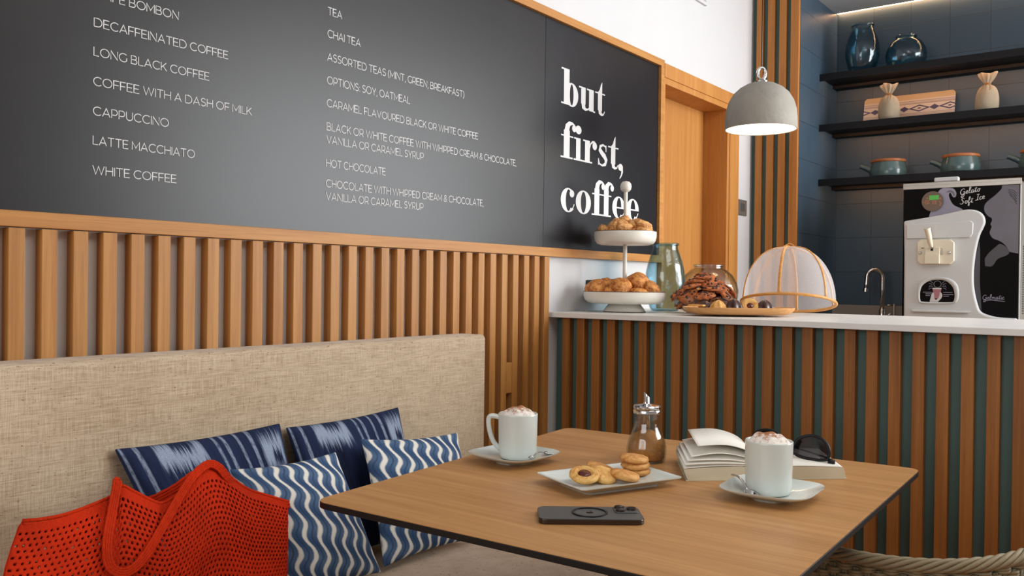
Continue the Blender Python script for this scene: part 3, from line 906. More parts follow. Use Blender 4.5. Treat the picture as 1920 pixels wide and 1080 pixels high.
# ------------------------------------------------------------------ cushions
def cushion(name, label, mat, tl, tr, br, bl, thick, group, seed=0, pinch=0.05):
    tl, tr, br, bl = map(Vector, (tl, tr, br, bl))
    n = 28
    nrm = (tr - tl).cross(bl - tl).normalized()
    if nrm.x < 0: nrm = -nrm
    c = (tl + tr + br + bl) / 4
    def pt(u, v, side):
        # sides bow in between the corners
        pu = 4 * u * (1 - u); pv = 4 * v * (1 - v)
        uu = u + (0.5 - u) * 2 * pinch * pv * abs(2 * u - 1) ** 2
        vv = v + (0.5 - v) * 2 * pinch * pu * abs(2 * v - 1) ** 2
        p = (tl * (1 - uu) + tr * uu) * (1 - vv) + (bl * (1 - uu) + br * uu) * vv
        h = (pu ** 0.55) * (pv ** 0.55)
        h += 0.10 * noise.noise(Vector((u * 4 + seed, v * 4, side))) * h
        h += 0.06 * noise.noise(Vector((u * 11 + seed, v * 9, side * 3))) * (pu * pv) ** 0.3
        return p + nrm * (side * thick * h * (1.0 if side > 0 else 0.6))
    mb = MB(); mb.uv = []
    idx = {}
    for side in (1, -1):
        for j in range(n + 1):
            for i in range(n + 1):
                edge = i in (0, n) or j in (0, n)
                if side == -1 and edge:
                    idx[(side, i, j)] = idx[(1, i, j)]; continue
                idx[(side, i, j)] = len(mb.v)
                mb.v.append(tuple(pt(i / n, j / n, side)))
                mb.uv.append((i / n, 1 - j / n))
        for j in range(n):
            for i in range(n):
                q = (idx[(side, i, j)], idx[(side, i + 1, j)], idx[(side, i + 1, j + 1)], idx[(side, i, j + 1)])
                mb.f.append(q)
    root = mb.build(name, mat, None, smooth=True, sub=1, loc=tuple(c))
    return tag(root, label, 'cushion', group)
g = 'cushions on the sofa'
cushion('cushion', 'dark indigo cushion with pale frayed blocks at the back, behind the orange bag', 'ikat', (-1.590, .858, .790), (-1.588, 1.252, .793), (-1.505, 1.285, .468), (-1.505, .955, .468), 0.046, g, 1, 0.022)
cushion('cushion', 'right-hand dark indigo cushion with pale frayed blocks, leaning on the sofa back', 'ikat', (-1.588, 1.258, .781), (-1.588, 1.628, .789), (-1.505, 1.64, .468), (-1.505, 1.30, .468), 0.046, g, 5, 0.022)
cushion('cushion', 'blue and white wavy-striped cushion beside the orange crochet bag', 'shibori', (-1.492, 1.045, .735), (-1.490, 1.328, .729), (-1.378, 1.368, .464), (-1.385, 1.085, .464), 0.050, g, 9, 0.035)
cushion('cushion', 'blue and white wavy-striped cushion partly hidden behind the table corner', 'shibori', (-1.492, 1.398, .748), (-1.480, 1.738, .720), (-1.378, 1.694, .464), (-1.385, 1.372, .470), 0.050, g, 13, 0.035)

# ------------------------------------------------------------------ crochet bag
bag = thing('crochet_bag', 'orange-red open-work crochet tote bag slumped on the sofa seat', 'bag', (-1.40, 0.85, 0.467))
TOP = smooth_path([(-1.437, .632, .727), (-1.436, .665, .7235), (-1.437, .708, .7245), (-1.441, .780, .738), (-1.447, .797, .752), (-1.441, .819, .738), (-1.432, .853, .715), (-1.430, .871, .711), (-1.435, .907, .723),
                   (-1.446, .950, .747), (-1.448, .975, .752), (-1.445, .995, .744), (-1.439, 1.012, .731), (-1.428, 1.044, .704), (-1.420, 1.086, .684), (-1.412, 1.132, .664)], 8)
def along(path, t):
    s = t * (len(path) - 1); i = min(int(s), len(path) - 2); f = s - i
    return path[i].lerp(path[i + 1], f)
# even spacing along the rim
_L = [0.0]
for a, b in zip(TOP, TOP[1:]): _L.append(_L[-1] + (b - a).length)
def top_at(t):
    d = t * _L[-1]
    for i in range(len(TOP) - 1):
        if _L[i + 1] >= d: return TOP[i].lerp(TOP[i + 1], (d - _L[i]) / (_L[i + 1] - _L[i]))
    return TOP[-1].copy()
def bag_pt(u, v, back=0.0):
    a = top_at(u)
    b = Vector((-1.30, 0.572 + 0.470 * u, 0.4715))
    side = Vector((0, (0.03 * (1 - u) ** 3) * math.sin(PI * min(1, v * 1.1)), 0))
    p = a.lerp(b, v) - side
    bul = (4 * u * (1 - u)) ** 0.5 * math.sin(PI * min(1.0, v ** 0.8))
    f = 0.030 * bul + 0.010 * math.sin(u * 15 + v * 2.5) * v * bul + 0.012 * noise.noise(Vector((u * 4, v * 3, 2))) * bul
    p.x += f if back == 0 else -back * bul - 0.004
    return p
def crochet(name, nu, nv, fn, hole, parent, mat='yarn', thick=0.0045):
    """rows of stitches: each cell is a ring of yarn round a hole, cells set like bricks"""
    mb = MB()
    cols = 2 * nu + 1
    P = [[fn(i / (cols - 1), j / nv) for i in range(cols)] for j in range(nv + 1)]
    for j in range(nv + 1):
        for i in range(cols):
            q = P[j][i]; rnd_ = Vector((i * 1.7, j * 2.3, 4))
            mb.v.append((q.x + .0016 * noise.noise(rnd_), q.y + .0013 * noise.noise(rnd_ + Vector((9, 2, 1))), q.z + .0013 * noise.noise(rnd_ + Vector((1, 8, 3)))))
    for j in range(nv):
        a = j % 2
        while a + 2 < cols + 0 and a + 2 <= cols - 1:
            ids = [j * cols + a, j * cols + a + 1, j * cols + a + 2, (j + 1) * cols + a + 2, (j + 1) * cols + a + 1, (j + 1) * cols + a]
            c = Vector((0, 0, 0))
            for q in ids: c += Vector(mb.v[q])
            c /= 6
            h = hole((a + 1) / (cols - 1), (j + .5) / nv)
            if h <= 0.05:
                o = len(mb.v)
                mb.v.append(tuple(c + Vector((-0.0028, 0, -0.001))))
                for k in range(6): mb.f.append((ids[k], ids[(k + 1) % 6], o))
            else:
                o = len(mb.v)
                for q in ids: mb.v.append(tuple(c.lerp(Vector(mb.v[q]), h) + Vector((-.0024, 0, 0))))
                for k in range(6): mb.f.append((ids[k], ids[(k + 1) % 6], o + (k + 1) % 6, o + k))
            a += 2
        if j % 2:
            mb.f.append((j * cols, j * cols + 1, (j + 1) * cols + 1, (j + 1) * cols))
            if (cols - 1 - a) == 1: mb.f.append((j * cols + a, j * cols + a + 1, (j + 1) * cols + a + 1, (j + 1) * cols + a))
    return mb.build(name, mat, parent, smooth=True, solid=thick, sub=1)
def bag_hole(u, v):
    if v < 0.045: return 0.0
    if v > 0.72 and 0.2 < u < 0.42: return 0.0
    if v > 0.80 and u > 0.62: return 0.0
    if abs(u - 0.24 - 0.10 * v) < 0.022: return 0.0
    k = 0.43 + 0.12 * noise.noise(Vector((u * 5, v * 4, 9)))
    if u > 0.72 and v < 0.5: k += 0.12
    if 0.33 < u < 0.62: k += 0.05
    return min(0.62, max(0.26, k))
crochet('front_panel', 62, 34, lambda u, v: bag_pt(u, v), bag_hole, bag)
crochet('back_panel', 40, 20, lambda u, v: bag_pt(u, v * 0.98 + 0.015, 0.022), lambda u, v: 0.34 if v > .1 else 0.0, bag)
rm = MB()
for q in range(3):
    rm.tube([top_at(t / 90) + Vector((0.003 + 0.0012 * q, 0, -0.0005 - 0.0052 * q)) for t in range(91)], 0.0030, 6)
rm.build('rim', 'yarn2', bag, smooth=True)
def band(name, path, width, rad, cords, nrm, twist=None):
    pts = smooth_path(path, 8)
    mb = MB()
    for q in range(cords):
        o = (q - (cords - 1) / 2) * width / cords
        line = []
        for i, p in enumerate(pts):
            d = (pts[min(i + 1, len(pts) - 1)] - pts[max(i - 1, 0)]).normalized()
            s = d.cross(nrm).normalized()
            line.append(p + s * o)
        mb.tube(line, [rad * (1 + 0.18 * math.sin(i * 2.1 + q)) for i in range(len(line))], 6)
    return mb.build(name, 'yarn2', bag, smooth=True)
NB = Vector((0.93, -0.12, 0.37)).normalized()
off = NB * 0.012
S1 = [(-1.456, .799, .742), (-1.450, .794, .757), (-1.4401, .7892, .7547), (-1.4093, .7642, .718), (-1.3811, .7418, .6835), (-1.3644, .7338, .6536), (-1.3553, .7403, .6369), (-1.3482, .7594, .6315), (-1.3535, .79, .6462), (-1.3871, .8477, .6861),
      (-1.4211, .9005, .7222), (-1.4369, .9364, .7468), (-1.4413, .9682, .7611), (-1.4375, .9875, .7534), (-1.4281, .9994, .7349), (-1.428, 1.014, .718)]
band('handle', [Vector(p) for p in S1], 0.0145, 0.0027, 4, NB)
S2 = [(-1.462, .800, .735), (-1.478, .815, .722), (-1.482, .86, .700), (-1.482, .92, .712), (-1.478, .965, .735), (-1.466, .99, .742)]
band('handle', [Vector(p) for p in S2], 0.020, 0.0034, 4, NB)

# ------------------------------------------------------------------ table
tb = thing('cafe_table', 'square cafe table with a thin oak top and black edge', 'table', (-0.78, 1.40, 0))
Q = [Vector(p) for p in ((-1.113, .944, 0), (-1.197, 1.826, 0), (-.388, 1.872, 0), (-.358, .966, 0))]
def rounded_quad(q, r, n=6, inset=0.0):
    out = []
    cc = sum(q, Vector()) / 4
    for i in range(4):
        p, a, b = q[i], q[i - 1], q[(i + 1) % 4]
        da, db = (a - p).normalized(), (b - p).normalized()
        p2 = p + (da + db) * inset
        s, e = p2 + da * r, p2 + db * r
        for k in range(n + 1):
            t = k / n
            out.append((s * (1 - t) ** 2 + p2 * 2 * t * (1 - t) + e * t * t))
    return [(v.x, v.y) for v in out]
fz = lambda a, b, h: (a, b, h)
MB().prism(rounded_quad(Q, 0.030), 0.7388, 0.7490, fz).build('table_core', 'black_edge', tb, bevel=0.0012)
MB().prism(rounded_quad(Q, 0.029, inset=0.0008), 0.74895, 0.7500, fz).build('tabletop', 'oak_table', tb)
MB().box(-.86, -.70, 1.32, 1.48, 0.725, 0.7385).build('top_plate', 'black', tb)
MB().lathe([(.038, 0.02), (.038, .725)], 24, (-.78, 1.40, 0)).build('column', 'black', tb, smooth=True, angle=.7)
MB().lathe([(.26, 0), (.26, .012), (.05, .03), (.038, .05)], 40, (-.78, 1.40, 0)).build('base', 'black', tb, smooth=True, angle=.6)
MB().tube([(-.78, 1.40, .728), (-.548, .995, .728)], .012, 8).build('bracket_arm', 'black', tb)

# ------------------------------------------------------------------ crockery on the table
def sq(r, n, p=4.0):
    o = []
    for k in range(n):
        a = 2 * PI * k / n
        c, s_ = math.cos(a), math.sin(a)
        o.append((math.copysign(abs(c) ** (2 / p), c) * r, math.copysign(abs(s_) ** (2 / p), s_) * r))
    return o
def saucer_mesh(parent, half=0.077):
    n = 64
    rings = [(0.40, .0, 2.2), (0.44, .0002, 2.2), (0.62, .0022, 2.8), (0.86, .0085, 3.6), (0.985, .0135, 4.2), (1.0, .0140, 4.3), (0.995, .0125, 4.3),
             (0.86, .0062, 3.6), (0.62, -.0005, 2.8), (0.50, -.003, 2.4), (0.47, -.0065, 2.3), (0.43, -.0065, 2.3), (0.40, -.003, 2.2)]
    mb = MB()
    for k, z, p in rings:
        for a, b in sq(half * k, n, p): mb.v.append((a, b, z + 0.0065))
    m = len(rings)
    for i in range(m - 1):
        for k in range(n): mb.f.append((i * n + k, i * n + (k + 1) % n, (i + 1) * n + (k + 1) % n, (i + 1) * n + k))
    mb.f.append(tuple(range(n))); mb.f.append(tuple((m - 1) * n + k for k in range(n)))
    mb.v = [tuple(Vector(v) + parent.location) for v in mb.v]
    return mb.build('dish', 'ceramic', parent, smooth=True, angle=0.9)
TZ = 0.7502
s1 = thing('saucer', 'square white saucer under the mug nearest the sofa cushions', 'saucer', (-1.047, 1.403, TZ), 'white square saucers', (0, 0, math.radians(-4)))
saucer_mesh(s1)
s2 = dup(s1, (-0.533, 1.447, TZ), 'square white saucer under the mug in front of the book', (0, 0, math.radians(3)))
mug = thing('coffee_mug', 'white porcelain mug of foamy coffee with its handle towards the sofa', 'mug', (-1.046, 1.414, TZ + .0070), 'white coffee mugs')
R = 0.0398; H = 0.090
prof = [(0, 0.0005), (R * .84, 0.0005), (R * .90, 0.002), (R * .945, 0.008), (R * .965, .018), (R * .985, .05), (R, H - .003), (R, H - .001), (R - .0012, H), (R - .0030, H - .0012), (R - .0042, H - .006), (R * .90, .05), (R * .86, .012), (R * .6, .006), (0, .006)]
L0 = mug.location
mb = MB(); mb.lathe(prof, 56, L0); mb.build('body', 'ceramic', mug, smooth=True, angle=0.9)
hd = Vector((-0.93, -0.37, 0)).normalized()
hp = [(R * .93, .079), (R + .010, .0815), (R + .0195, .0800), (R + .0225, .070), (R + .0195, .050), (R + .011, .029), (R * .93, .015)]
pts = smooth_path([L0 + hd * a + Vector((0, 0, b)) for a, b in hp], 8)
MB().tube(pts, [.0052] * len(pts), 10, flat=0.62, up=hd.cross(Vector((0, 0, 1)))).build('handle', 'ceramic', mug, smooth=True)
def foam_fn(k, a):
    r = (R - .0038) * k
    x, y = r * math.cos(a), r * math.sin(a)
    z = H - .004 + 0.0165 * max(0, 1 - k ** 2.6) + 0.006 * noise.noise(Vector((x * 70, y * 70, 3))) * (1 - k ** 3)
    return L0 + Vector((x, y, z))
fo = MB(); n = 40
fo.v.append(tuple(foam_fn(0, 0)))
for i in range(1, 17):
    for k in range(n): fo.v.append(tuple(foam_fn(i / 16, 2 * PI * k / n)))
for k in range(n): fo.f.append((0, 1 + k, 1 + (k + 1) % n))
for i in range(15):
    for k in range(n): fo.f.append((1 + i * n + k, 1 + i * n + (k + 1) % n, 1 + (i + 1) * n + (k + 1) % n, 1 + (i + 1) * n + k))
fo.build('milk_foam', 'foam', mug, smooth=True)
mug2 = dup(mug, (-0.541, 1.452, TZ + .0070), 'white porcelain mug of foamy coffee in front of the open book', (0, 0, math.radians(-92)))

def spoon(label, bowl, tail, z0, z1, nrm_tilt=0.0):
    bowl, tail = Vector(bowl), Vector(tail)
    d = (tail - bowl); L = d.length; d.normalize()
    root = thing('teaspoon', label, 'spoon', tuple(bowl), 'teaspoons on the saucers')
    sdir = d.cross(Vector((0, 0, 1))).normalized(); up = sdir.cross(d).normalized()
    mb = MB(); nu, nw = 14, 10
    for i in range(nu + 1):
        t = i / nu; xx = (t - 0.5) * 0.034
        wd = 0.0115 * math.sqrt(max(0.0, 1 - (2 * t - 1) ** 2)) * (1.06 - 0.25 * t)
        for k in range(nw + 1):
            s_ = 2 * k / nw - 1
            dep = -0.0052 * (1 - (2 * t - 1) ** 2) * (1 - s_ * s_)
            mb.v.append(tuple(bowl + d * xx + sdir * (wd * s_) + up * (dep + 0.006)))
    for i in range(nu):
        for k in range(nw): mb.f.append((i * (nw + 1) + k, i * (nw + 1) + k + 1, (i + 1) * (nw + 1) + k + 1, (i + 1) * (nw + 1) + k))
    mb.build('spoon_bowl', 'steel', root, smooth=True, solid=0.0012)
    pts = [bowl + d * (0.0155 + (L - 0.0155) * t / 12) + up * (0.006 + 0.006 * math.sin(PI * t / 12)) for t in range(13)]
    MB().tube(pts, [.0020 + .0024 * (t / 12) ** 2 for t in range(13)], 10, flat=0.45, up=up).build('spoon_handle', 'steel', root, smooth=True)
    return root
spoon('steel teaspoon on the saucer nearest the sofa, its bowl behind the mug', (-1.000, 1.458, TZ + .0105), (-0.9850, 1.372, TZ + .0150), 0, 0)
spoon('steel teaspoon lying on the saucer in front of the open book', (-0.553, 1.402, TZ + .0090), (-0.612, 1.470, TZ + .0185), 0, 0)

# rectangular plate with biscuits
ang = math.atan2(.203, .088)
plate = thing('biscuit_plate', 'rectangular white plate of biscuits in the middle of the table', 'plate', (-0.797, 1.353, TZ), None, (0, 0, ang))
def rect_ring(hx, hy, r, z): return [(a, b, z) for a, b in rrect(hx, hy, r, 4)]
rings = [rect_ring(.072, .044, .012, .0055), rect_ring(.080, .050, .012, .0062), rect_ring(.100, .068, .010, .0150), rect_ring(.1065, .0735, .008, .0182), rect_ring(.108, .075, .007, .0180), rect_ring(.1075, .0745, .007, .0160),
         rect_ring(.098, .066, .010, .0108), rect_ring(.080, .050, .012, .0030), rect_ring(.078, .049, .012, .0), rect_ring(.072, .044, .012, .0), rect_ring(.070, .042, .012, .003)]
mb = MB(); n = len(rings[0])
for rg in rings: mb.v += rg
for i in range(len(rings) - 1):
    for k in range(n): mb.f.append((i * n + k, i * n + (k + 1) % n, (i + 1) * n + (k + 1) % n, (i + 1) * n + k))
mb.f.append(tuple(range(n))); mb.f.append(tuple((len(rings) - 1) * n + k for k in range(n)))
mb.v = [tuple(Vector(v) + plate.location) for v in mb.v]
mb.build('dish', 'ceramic', plate, smooth=True, angle=0.7)

def biscuit_swirl(root_name, label, loc, rad, jam=True, tilt=(0, 0, 0), mat='golden', hgt=.010, group='biscuits on the plate', cat='biscuit'):
    t = thing(root_name, label, cat, loc, group)
    L = Vector(loc)
    mb = MB()
    if jam:
        mb.lathe([(0, 0), (rad * .86, 0), (rad, hgt * .35), (rad * .97, hgt * .75), (rad * .84, hgt), (rad * .76, hgt * .82), (rad * .66, hgt * 1.10), (rad * .56, hgt * .98), (rad * .46, hgt * .7), (0, hgt * .62)], 36, L, lobes=11, amp=.02)
    else:
        mb.lathe([(0, 0), (rad * .88, 0), (rad, hgt * .4), (rad * .9, hgt * .85), (rad * .55, hgt), (0, hgt * 1.02)], 30, L, lobes=9, amp=.018)
    mb.build('base', mat, t, smooth=True)
    if jam:
        MB().lathe([(rad * .46, hgt * .6), (rad * .38, hgt * .92), (0, hgt * 1.0)], 20, L).build('jam', 'jam', t, smooth=True)
    t.rotation_euler = tilt
    return t
PZ = TZ + .0066
biscuit_swirl('biscuit', 'round swirled biscuit with dark jam centre on the white plate', (-0.822, 1.310, PZ + .0100), .027, True, (math.radians(14), math.radians(12), 0), 'butter', .011)
biscuit_swirl('biscuit', 'pale ridged biscuit leaning behind the jam biscuit', (-0.806, 1.345, PZ + .0065), .026, False, (math.radians(14), math.radians(20), .4), 'butter', .012)
biscuit_swirl('biscuit', 'flat ridged biscuit lying at the back left of the white plate', (-0.838, 1.388, PZ + .010), .026, False, (math.radians(-8), math.radians(12), 0), 'golden', .009)
biscuit_swirl('biscuit', 'smooth oval biscuit lying at the front of the white plate', (-0.776, 1.372, PZ + .0055), .0275, False, (math.radians(-6), math.radians(10), 0), 'golden', .012)
biscuit_swirl('biscuit', 'golden biscuit under the topmost one at the back right of the plate', (-0.788, 1.434, PZ + .0125), .0275, False, (math.radians(3), 0, 0), 'golden', .011)
biscuit_swirl('biscuit', 'topmost golden biscuit of the small stack on the white plate', (-0.790, 1.432, PZ + .0245), .0275, False, (math.radians(-2), math.radians(5), 0), 'golden', .011)
biscuit_swirl('biscuit', 'golden biscuit at the bottom of the small stack, flat on the white plate', (-0.786, 1.436, PZ + .0008), .0265, False, (0, 0, 0), 'golden', .0115)

# sugar dispenser
sg = thing('sugar_dispenser', 'pear-shaped glass sugar dispenser with a steel pouring spout', 'sugar dispenser', (-0.846, 1.585, TZ))
SL = sg.location
out = [(.0335, 0), (.0385, .004), (.0402, .016), (.0400, .028), (.0370, .042), (.0315, .056), (.0272, .068), (.0252, .080), (.0252, .092), (.0262, .098), (.0262, .101)]
inn = [(r - .0028, max(z, .004)) for r, z in reversed(out)]
MB().lathe(out + inn + [(0, .004)], 48, SL, lobes=12, amp=.012).build('jar', 'glass', sg, smooth=True, angle=.8)
MB().lathe([(0, .0045), (.0325, .0045), (.0362, .008), (.0372, .020), (.0365, .030), (.0335, .043), (.027, .054), (.012, .062), (0, .060)], 40, SL + Vector((0, 0, .0006))).build('sugar', 'sugar', sg, smooth=True)
MB().lathe([(.0268, .097), (.0282, .0985), (.0282, .104), (.0272, .1055), (.0282, .107), (.0282, .1115), (.0262, .114), (.010, .1165), (.0072, .1175), (0, .1175)], 44, SL).build('cap', 'steel', sg, smooth=True, angle=.6)
sp = MB(); n = 20
for k in range(n):
    a = 2 * PI * k / n
    sp.v.append((SL.x + .0064 * math.cos(a), SL.y + .0064 * math.sin(a), SL.z + .066))
for k in range(n):
    a = 2 * PI * k / n
    sp.v.append((SL.x + .0064 * math.cos(a), SL.y + .0064 * math.sin(a), SL.z + .141 - .0011 / .0064 * .0064 * 8 * (math.cos(a - .6) + 1) * .75))
for k in range(n): sp.f.append((k, (k + 1) % n, n + (k + 1) % n, n + k))
sp.build('spout_tube', 'steel', sg, smooth=True, solid=.001)

# phone
pa = math.radians(37.3)
ph = thing('smartphone', 'dark graphite smartphone lying face down at the front of the table', 'phone', (-0.7055, 1.1415, TZ), None, (0, 0, pa))
PLc = ph.location
fp = lambda a, b, h: (PLc.x + a, PLc.y + b, PLc.z + h)
MB().prism(rrect(.0795, .0385, .0125), 0.0, .0078, fp).build('frame', 'phone_side', ph, bevel=.0012)
MB().prism(rrect(.0783, .0373, .0120), .0078, .0082, fp).build('back_glass', 'phone', ph)
rg = MB(); rg.lathe([(.0245, .0082), (.0245, .0098), (.0275, .0098), (.0275, .0082)], 48, PLc, closed=True)
rg.build('magnet_ring', 'black', ph, smooth=True, angle=.5)
ap = arc(.0012, 0, .0052, .0062, 40, 320, 18)
ap = [(x, y) for x, y in ap] + [(.0040, 0.0)]
lg = MB(); lg.prism([(-y * .9, x) for x, y in ap], .0082, .00835, fp); lg.prism([(.0005, .0068), (.0032, .0080), (.0040, .0108), (.0012, .0096)], .0082, .00835, fp)
lg.build('emblem', 'lens_black', ph)
MB().prism([(a + .0575, b + .0165) for a, b in rrect(.0185, .0185, .007)], .0082, .0098, fp).build('camera_block', 'phone', ph, bevel=.0006)
for cx, cy in ((.0485, .0255), (.0485, .0075), (.0665, .0165)):
    cl = MB(); cl.lathe([(.0078, .0098), (.0078, .0122), (.0066, .0124)], 28, PLc + Vector((cx, cy, 0)))
    c0 = cl.build('camera_rim', 'phone_side', ph, smooth=True, angle=.5)
    MB().lathe([(.0064, .0124), (.0064, .0127), (0, .0127)], 24, PLc + Vector((cx, cy, 0))).build('camera_lens', 'lens_black', c0)

# ------------------------------------------------------------------ open book and sunglasses
ba = math.radians(43.4)
bx, by = Vector((math.cos(ba), math.sin(ba), 0)), Vector((-math.sin(ba), math.cos(ba), 0)) 
by = Vector((-.52, .855, 0)).normalized()
B0 = Vector((-0.590, 1.5775, TZ))                 # near end of the spine
DEP = 0.180
bk = thing('open_book', 'open paperback book lying face up with fanned cream pages', 'book', tuple(B0))
def bp(a, b, z): return B0 + bx * a + by * b + Vector((0, 0, z))
def block(name, prof, mat, closed=True):
    """profile (a, z) swept over the book depth"""
    n = len(prof)
    mb = MB()
    for b in (0, DEP):
        for a, z in prof: mb.v.append(tuple(bp(a, b, z)))
    for i in range(n if closed else n - 1): mb.f.append((i, (i + 1) % n, n + (i + 1) % n, n + i))
    if closed:
        mb.f.append(tuple(range(n))); mb.f.append(tuple(range(2 * n - 1, n - 1, -1)))
    return mb
R_ = [(0, .002), (.152, .002), (.1525, .006), (.149, .0195), (.146, .0215), (.10, .0235), (.05, .0245), (.02, .0205), (.004, .012)]
block('right_pages', R_, 'paper').build('page_block', 'paper_edge', bk)
Lp = [(0, .002), (-.152, .002), (-.1535, .004), (-.160, .0200), (-.157, .0215), (-.10, .0245), (-.05, .0255), (-.02, .0205), (-.004, .012)]
block('left_pages', Lp, 'paper').build('page_block', 'paper_edge', bk)
def leaf(name, prof, mat='paper', th=.0008):
    path = smooth_path([Vector((a, 0, z)) for a, z in prof], 6)
    mb = block(name, [(p.x, p.z) for p in path], mat, closed=False)
    return mb.build(name, mat, bk, smooth=True, solid=th)
leaf('leaf', [(.146, .0222), (.10, .0243), (.05, .0253), (.02, .0213), (.002, .0125)])
leaf('leaf', [(-.002, .013), (-.03, .025), (-.07, .0268), (-.11, .0262), (-.159, .0228)])
leaf('leaf', [(-.002, .013), (-.025, .027), (-.065, .031), (-.11, .0315), (-.158, .0300)], th=.003)
leaf('leaf', [(-.002, .013), (-.020, .028), (-.060, .0365), (-.105, .0385), (-.153, .0370)], th=.0022)
leaf('leaf', [(-.002, .013), (-.015, .030), (-.050, .0440), (-.095, .0500), (-.146, .0440)], th=.0008)
leaf('leaf', [(-.002, .013), (-.010, .032), (-.036, .0530), (-.080, .0655), (-.134, .0640)], th=.0010)
cv = MB()
for a, b, z in ((-.156, -.001, 0), (.1545, -.001, 0), (.1545, DEP + .001, 0), (-.156, DEP + .001, 0), (-.156, -.001, .0018), (.1545, -.001, .0018), (.1545, DEP + .001, .0018), (-.156, DEP + .001, .0018)):
    cv.v.append(tuple(bp(a, b, z)))
cv.f = [(0, 3, 2, 1), (4, 5, 6, 7), (0, 1, 5, 4), (1, 2, 6, 5), (2, 3, 7, 6), (3, 0, 4, 7)]
cv.build('cover', 'paper_edge', bk)

# sunglasses lie upside down on the right-hand page: brow bar on the paper, lens arches up
G0 = B0 + bx * .130 + by * .016 + Vector((0, 0, .0228))
gx = (Vector((-.80, -.45, 0))).normalized()          # from the right hinge towards the other lens
gx = Vector((-.93, .10, 0)).normalized()
gb = Vector((-.10, .93, 0)).normalized()              # away from the camera
gz = (Vector((0, 0, 1)) * .94 + gb * .34).normalized()
sg2 = thing('sunglasses', 'black sunglasses resting upside down on the right page of the open book', 'sunglasses', tuple(G0))
GS = 1.30
def gp(a, z, d=0.0): return G0 + gx * a * 1.42 + gz * z * 1.05 + gb * d * GS
def lens_curve(a0, n=36):
    base = [(.004, .004), (.016, .0015), (.034, .002), (.048, .006), (.0525, .016), (.0505, .028), (.044, .038), (.031, .0445), (.018, .043), (.008, .034), (.003, .020)]
    pts = smooth_path([Vector((a0 + a, 0, z)) for a, z in base] + [Vector((a0 + base[0][0], 0, base[0][1]))], 4)
    return [(p.x, p.z) for p in pts[:-1]]
fr_ = MB()
for a0 in (.003, .068):
    c = lens_curve(a0)
    fr_.tube([gp(a, z + .003, .006 * ((a - .063) / .063) ** 2) for a, z in c], .0030, 8, cyclic=True)
fr_.tube([gp(.054, .010, .0), gp(.062, .012, -.001), gp(.070, .010, 0)], .0032, 8)
fr_.tube([gp(-.002, .004, .006), gp(.006, .004, .0055)], .0048, 8)
fr_.tube([gp(.118, .004, .005), gp(.128, .004, .006)], .0048, 8)
fr_.build('frame', 'black', sg2, smooth=True)
for a0 in (.003, .068):
    c = lens_curve(a0)
    lm = MB(); cc = gp(a0 + .028, .024, -.001 + .006 * ((a0 + .028 - .063) / .063) ** 2)
    lm.v = [tuple(gp(a, z + .003, .006 * ((a - .063) / .063) ** 2)) for a, z in c] + [tuple(cc)]
    lm.f = [(i, (i + 1) % len(c), len(c)) for i in range(len(c))]
    lm.build('lens', 'lens', sg2, smooth=True)
for a, b in ((-.001, .108), (.127, .020)):
    MB().tube(smooth_path([gp(a, .006, .006), gp(a + (b - a) * .12, .008, .016), gp(a + (b - a) * .6, .018, .021), gp(b, .026, .020)], 5), .0028, 8, flat=.6).build('temple', 'black', sg2, smooth=True)

# ------------------------------------------------------------------ rattan chair
CX, CY, CR = -0.405, 1.705, 0.262
ch = thing('rattan_chair', 'woven grey-brown rattan tub chair at the right-hand side of the table', 'chair', (CX, CY, 0))
face = math.atan2(.87, -.5)                     # the open side
A0, A1 = face + math.radians(80), face + math.radians(256)
def rise(a):
    t = (a - A0) / (A1 - A0)
    return .17 * (t - .46) ** 2 - .008
def cpt(a, z, dr=0.0):
    up = rise(a) * max(0.0, (z - .40) / .29)
    k = (0.69 - z) / 0.30
    r = CR - 0.055 * k * k + dr
    return Vector((CX + r * math.cos(a), CY + r * math.sin(a), z + up))
NS = 46
wv = MB()
rows = 24
for q in range(rows):
    z = 0.673 - q * 0.0098
    m = 230
    for s_ in (0, 1):
        pts = []
        for i in range(m + 1):
            a = A0 + (A1 - A0) * i / m
            pts.append(cpt(a, z - .0045 * s_ + 0.0025 * math.sin(a * 9 + q), 0.0052 * math.cos((i / m) * NS * PI + q * PI)))
        wv.tube(pts, .0031, 5)
wv.build('woven_shell', 'rattan', ch, smooth=True)
st = MB()
for i in range(NS + 1):
    a = A0 + (A1 - A0) * (i / NS)
    for s_ in (-1, 1):
        st.tube([cpt(a + .008 * s_, .40 + .03 * t) for t in range(10)], .0030, 5)
st.build('stakes', 'rattan', ch, smooth=True)
rm = MB()
m = 200
for q in range(6):
    pts = []
    for i in range(m + 1):
        t = i / m
        a = A0 + (A1 - A0) * t
        ph_ = t * 2 * PI * 6.5 + q * PI / 3
        drop = 0.09 * (max(0, abs(t - .5) - .38) / .12) ** 2
        p = cpt(a, 0.686 - drop, 0)
        pts.append(p + Vector((math.cos(a), math.sin(a), 0)) * (.0078 * math.cos(ph_)) + Vector((0, 0, .0078 * math.sin(ph_))))
    rm.tube(pts, .0040, 7)
rm.build('braided_rim', 'rattan', ch, smooth=True)
MB().lathe([(0, .40), (.19, .40), (.205, .41), (.205, .43), (.19, .445), (0, .45)], 40, (CX, CY, 0)).build('seat', 'rattan', ch, smooth=True, angle=.8)
for k in range(4):
    a = face + PI / 4 + k * PI / 2
    MB().tube([(CX + .17 * math.cos(a), CY + .17 * math.sin(a), .41), (CX + .21 * math.cos(a), CY + .21 * math.sin(a), .0)], [.016, .013], 12).build('leg', 'rattan', ch, smooth=True)

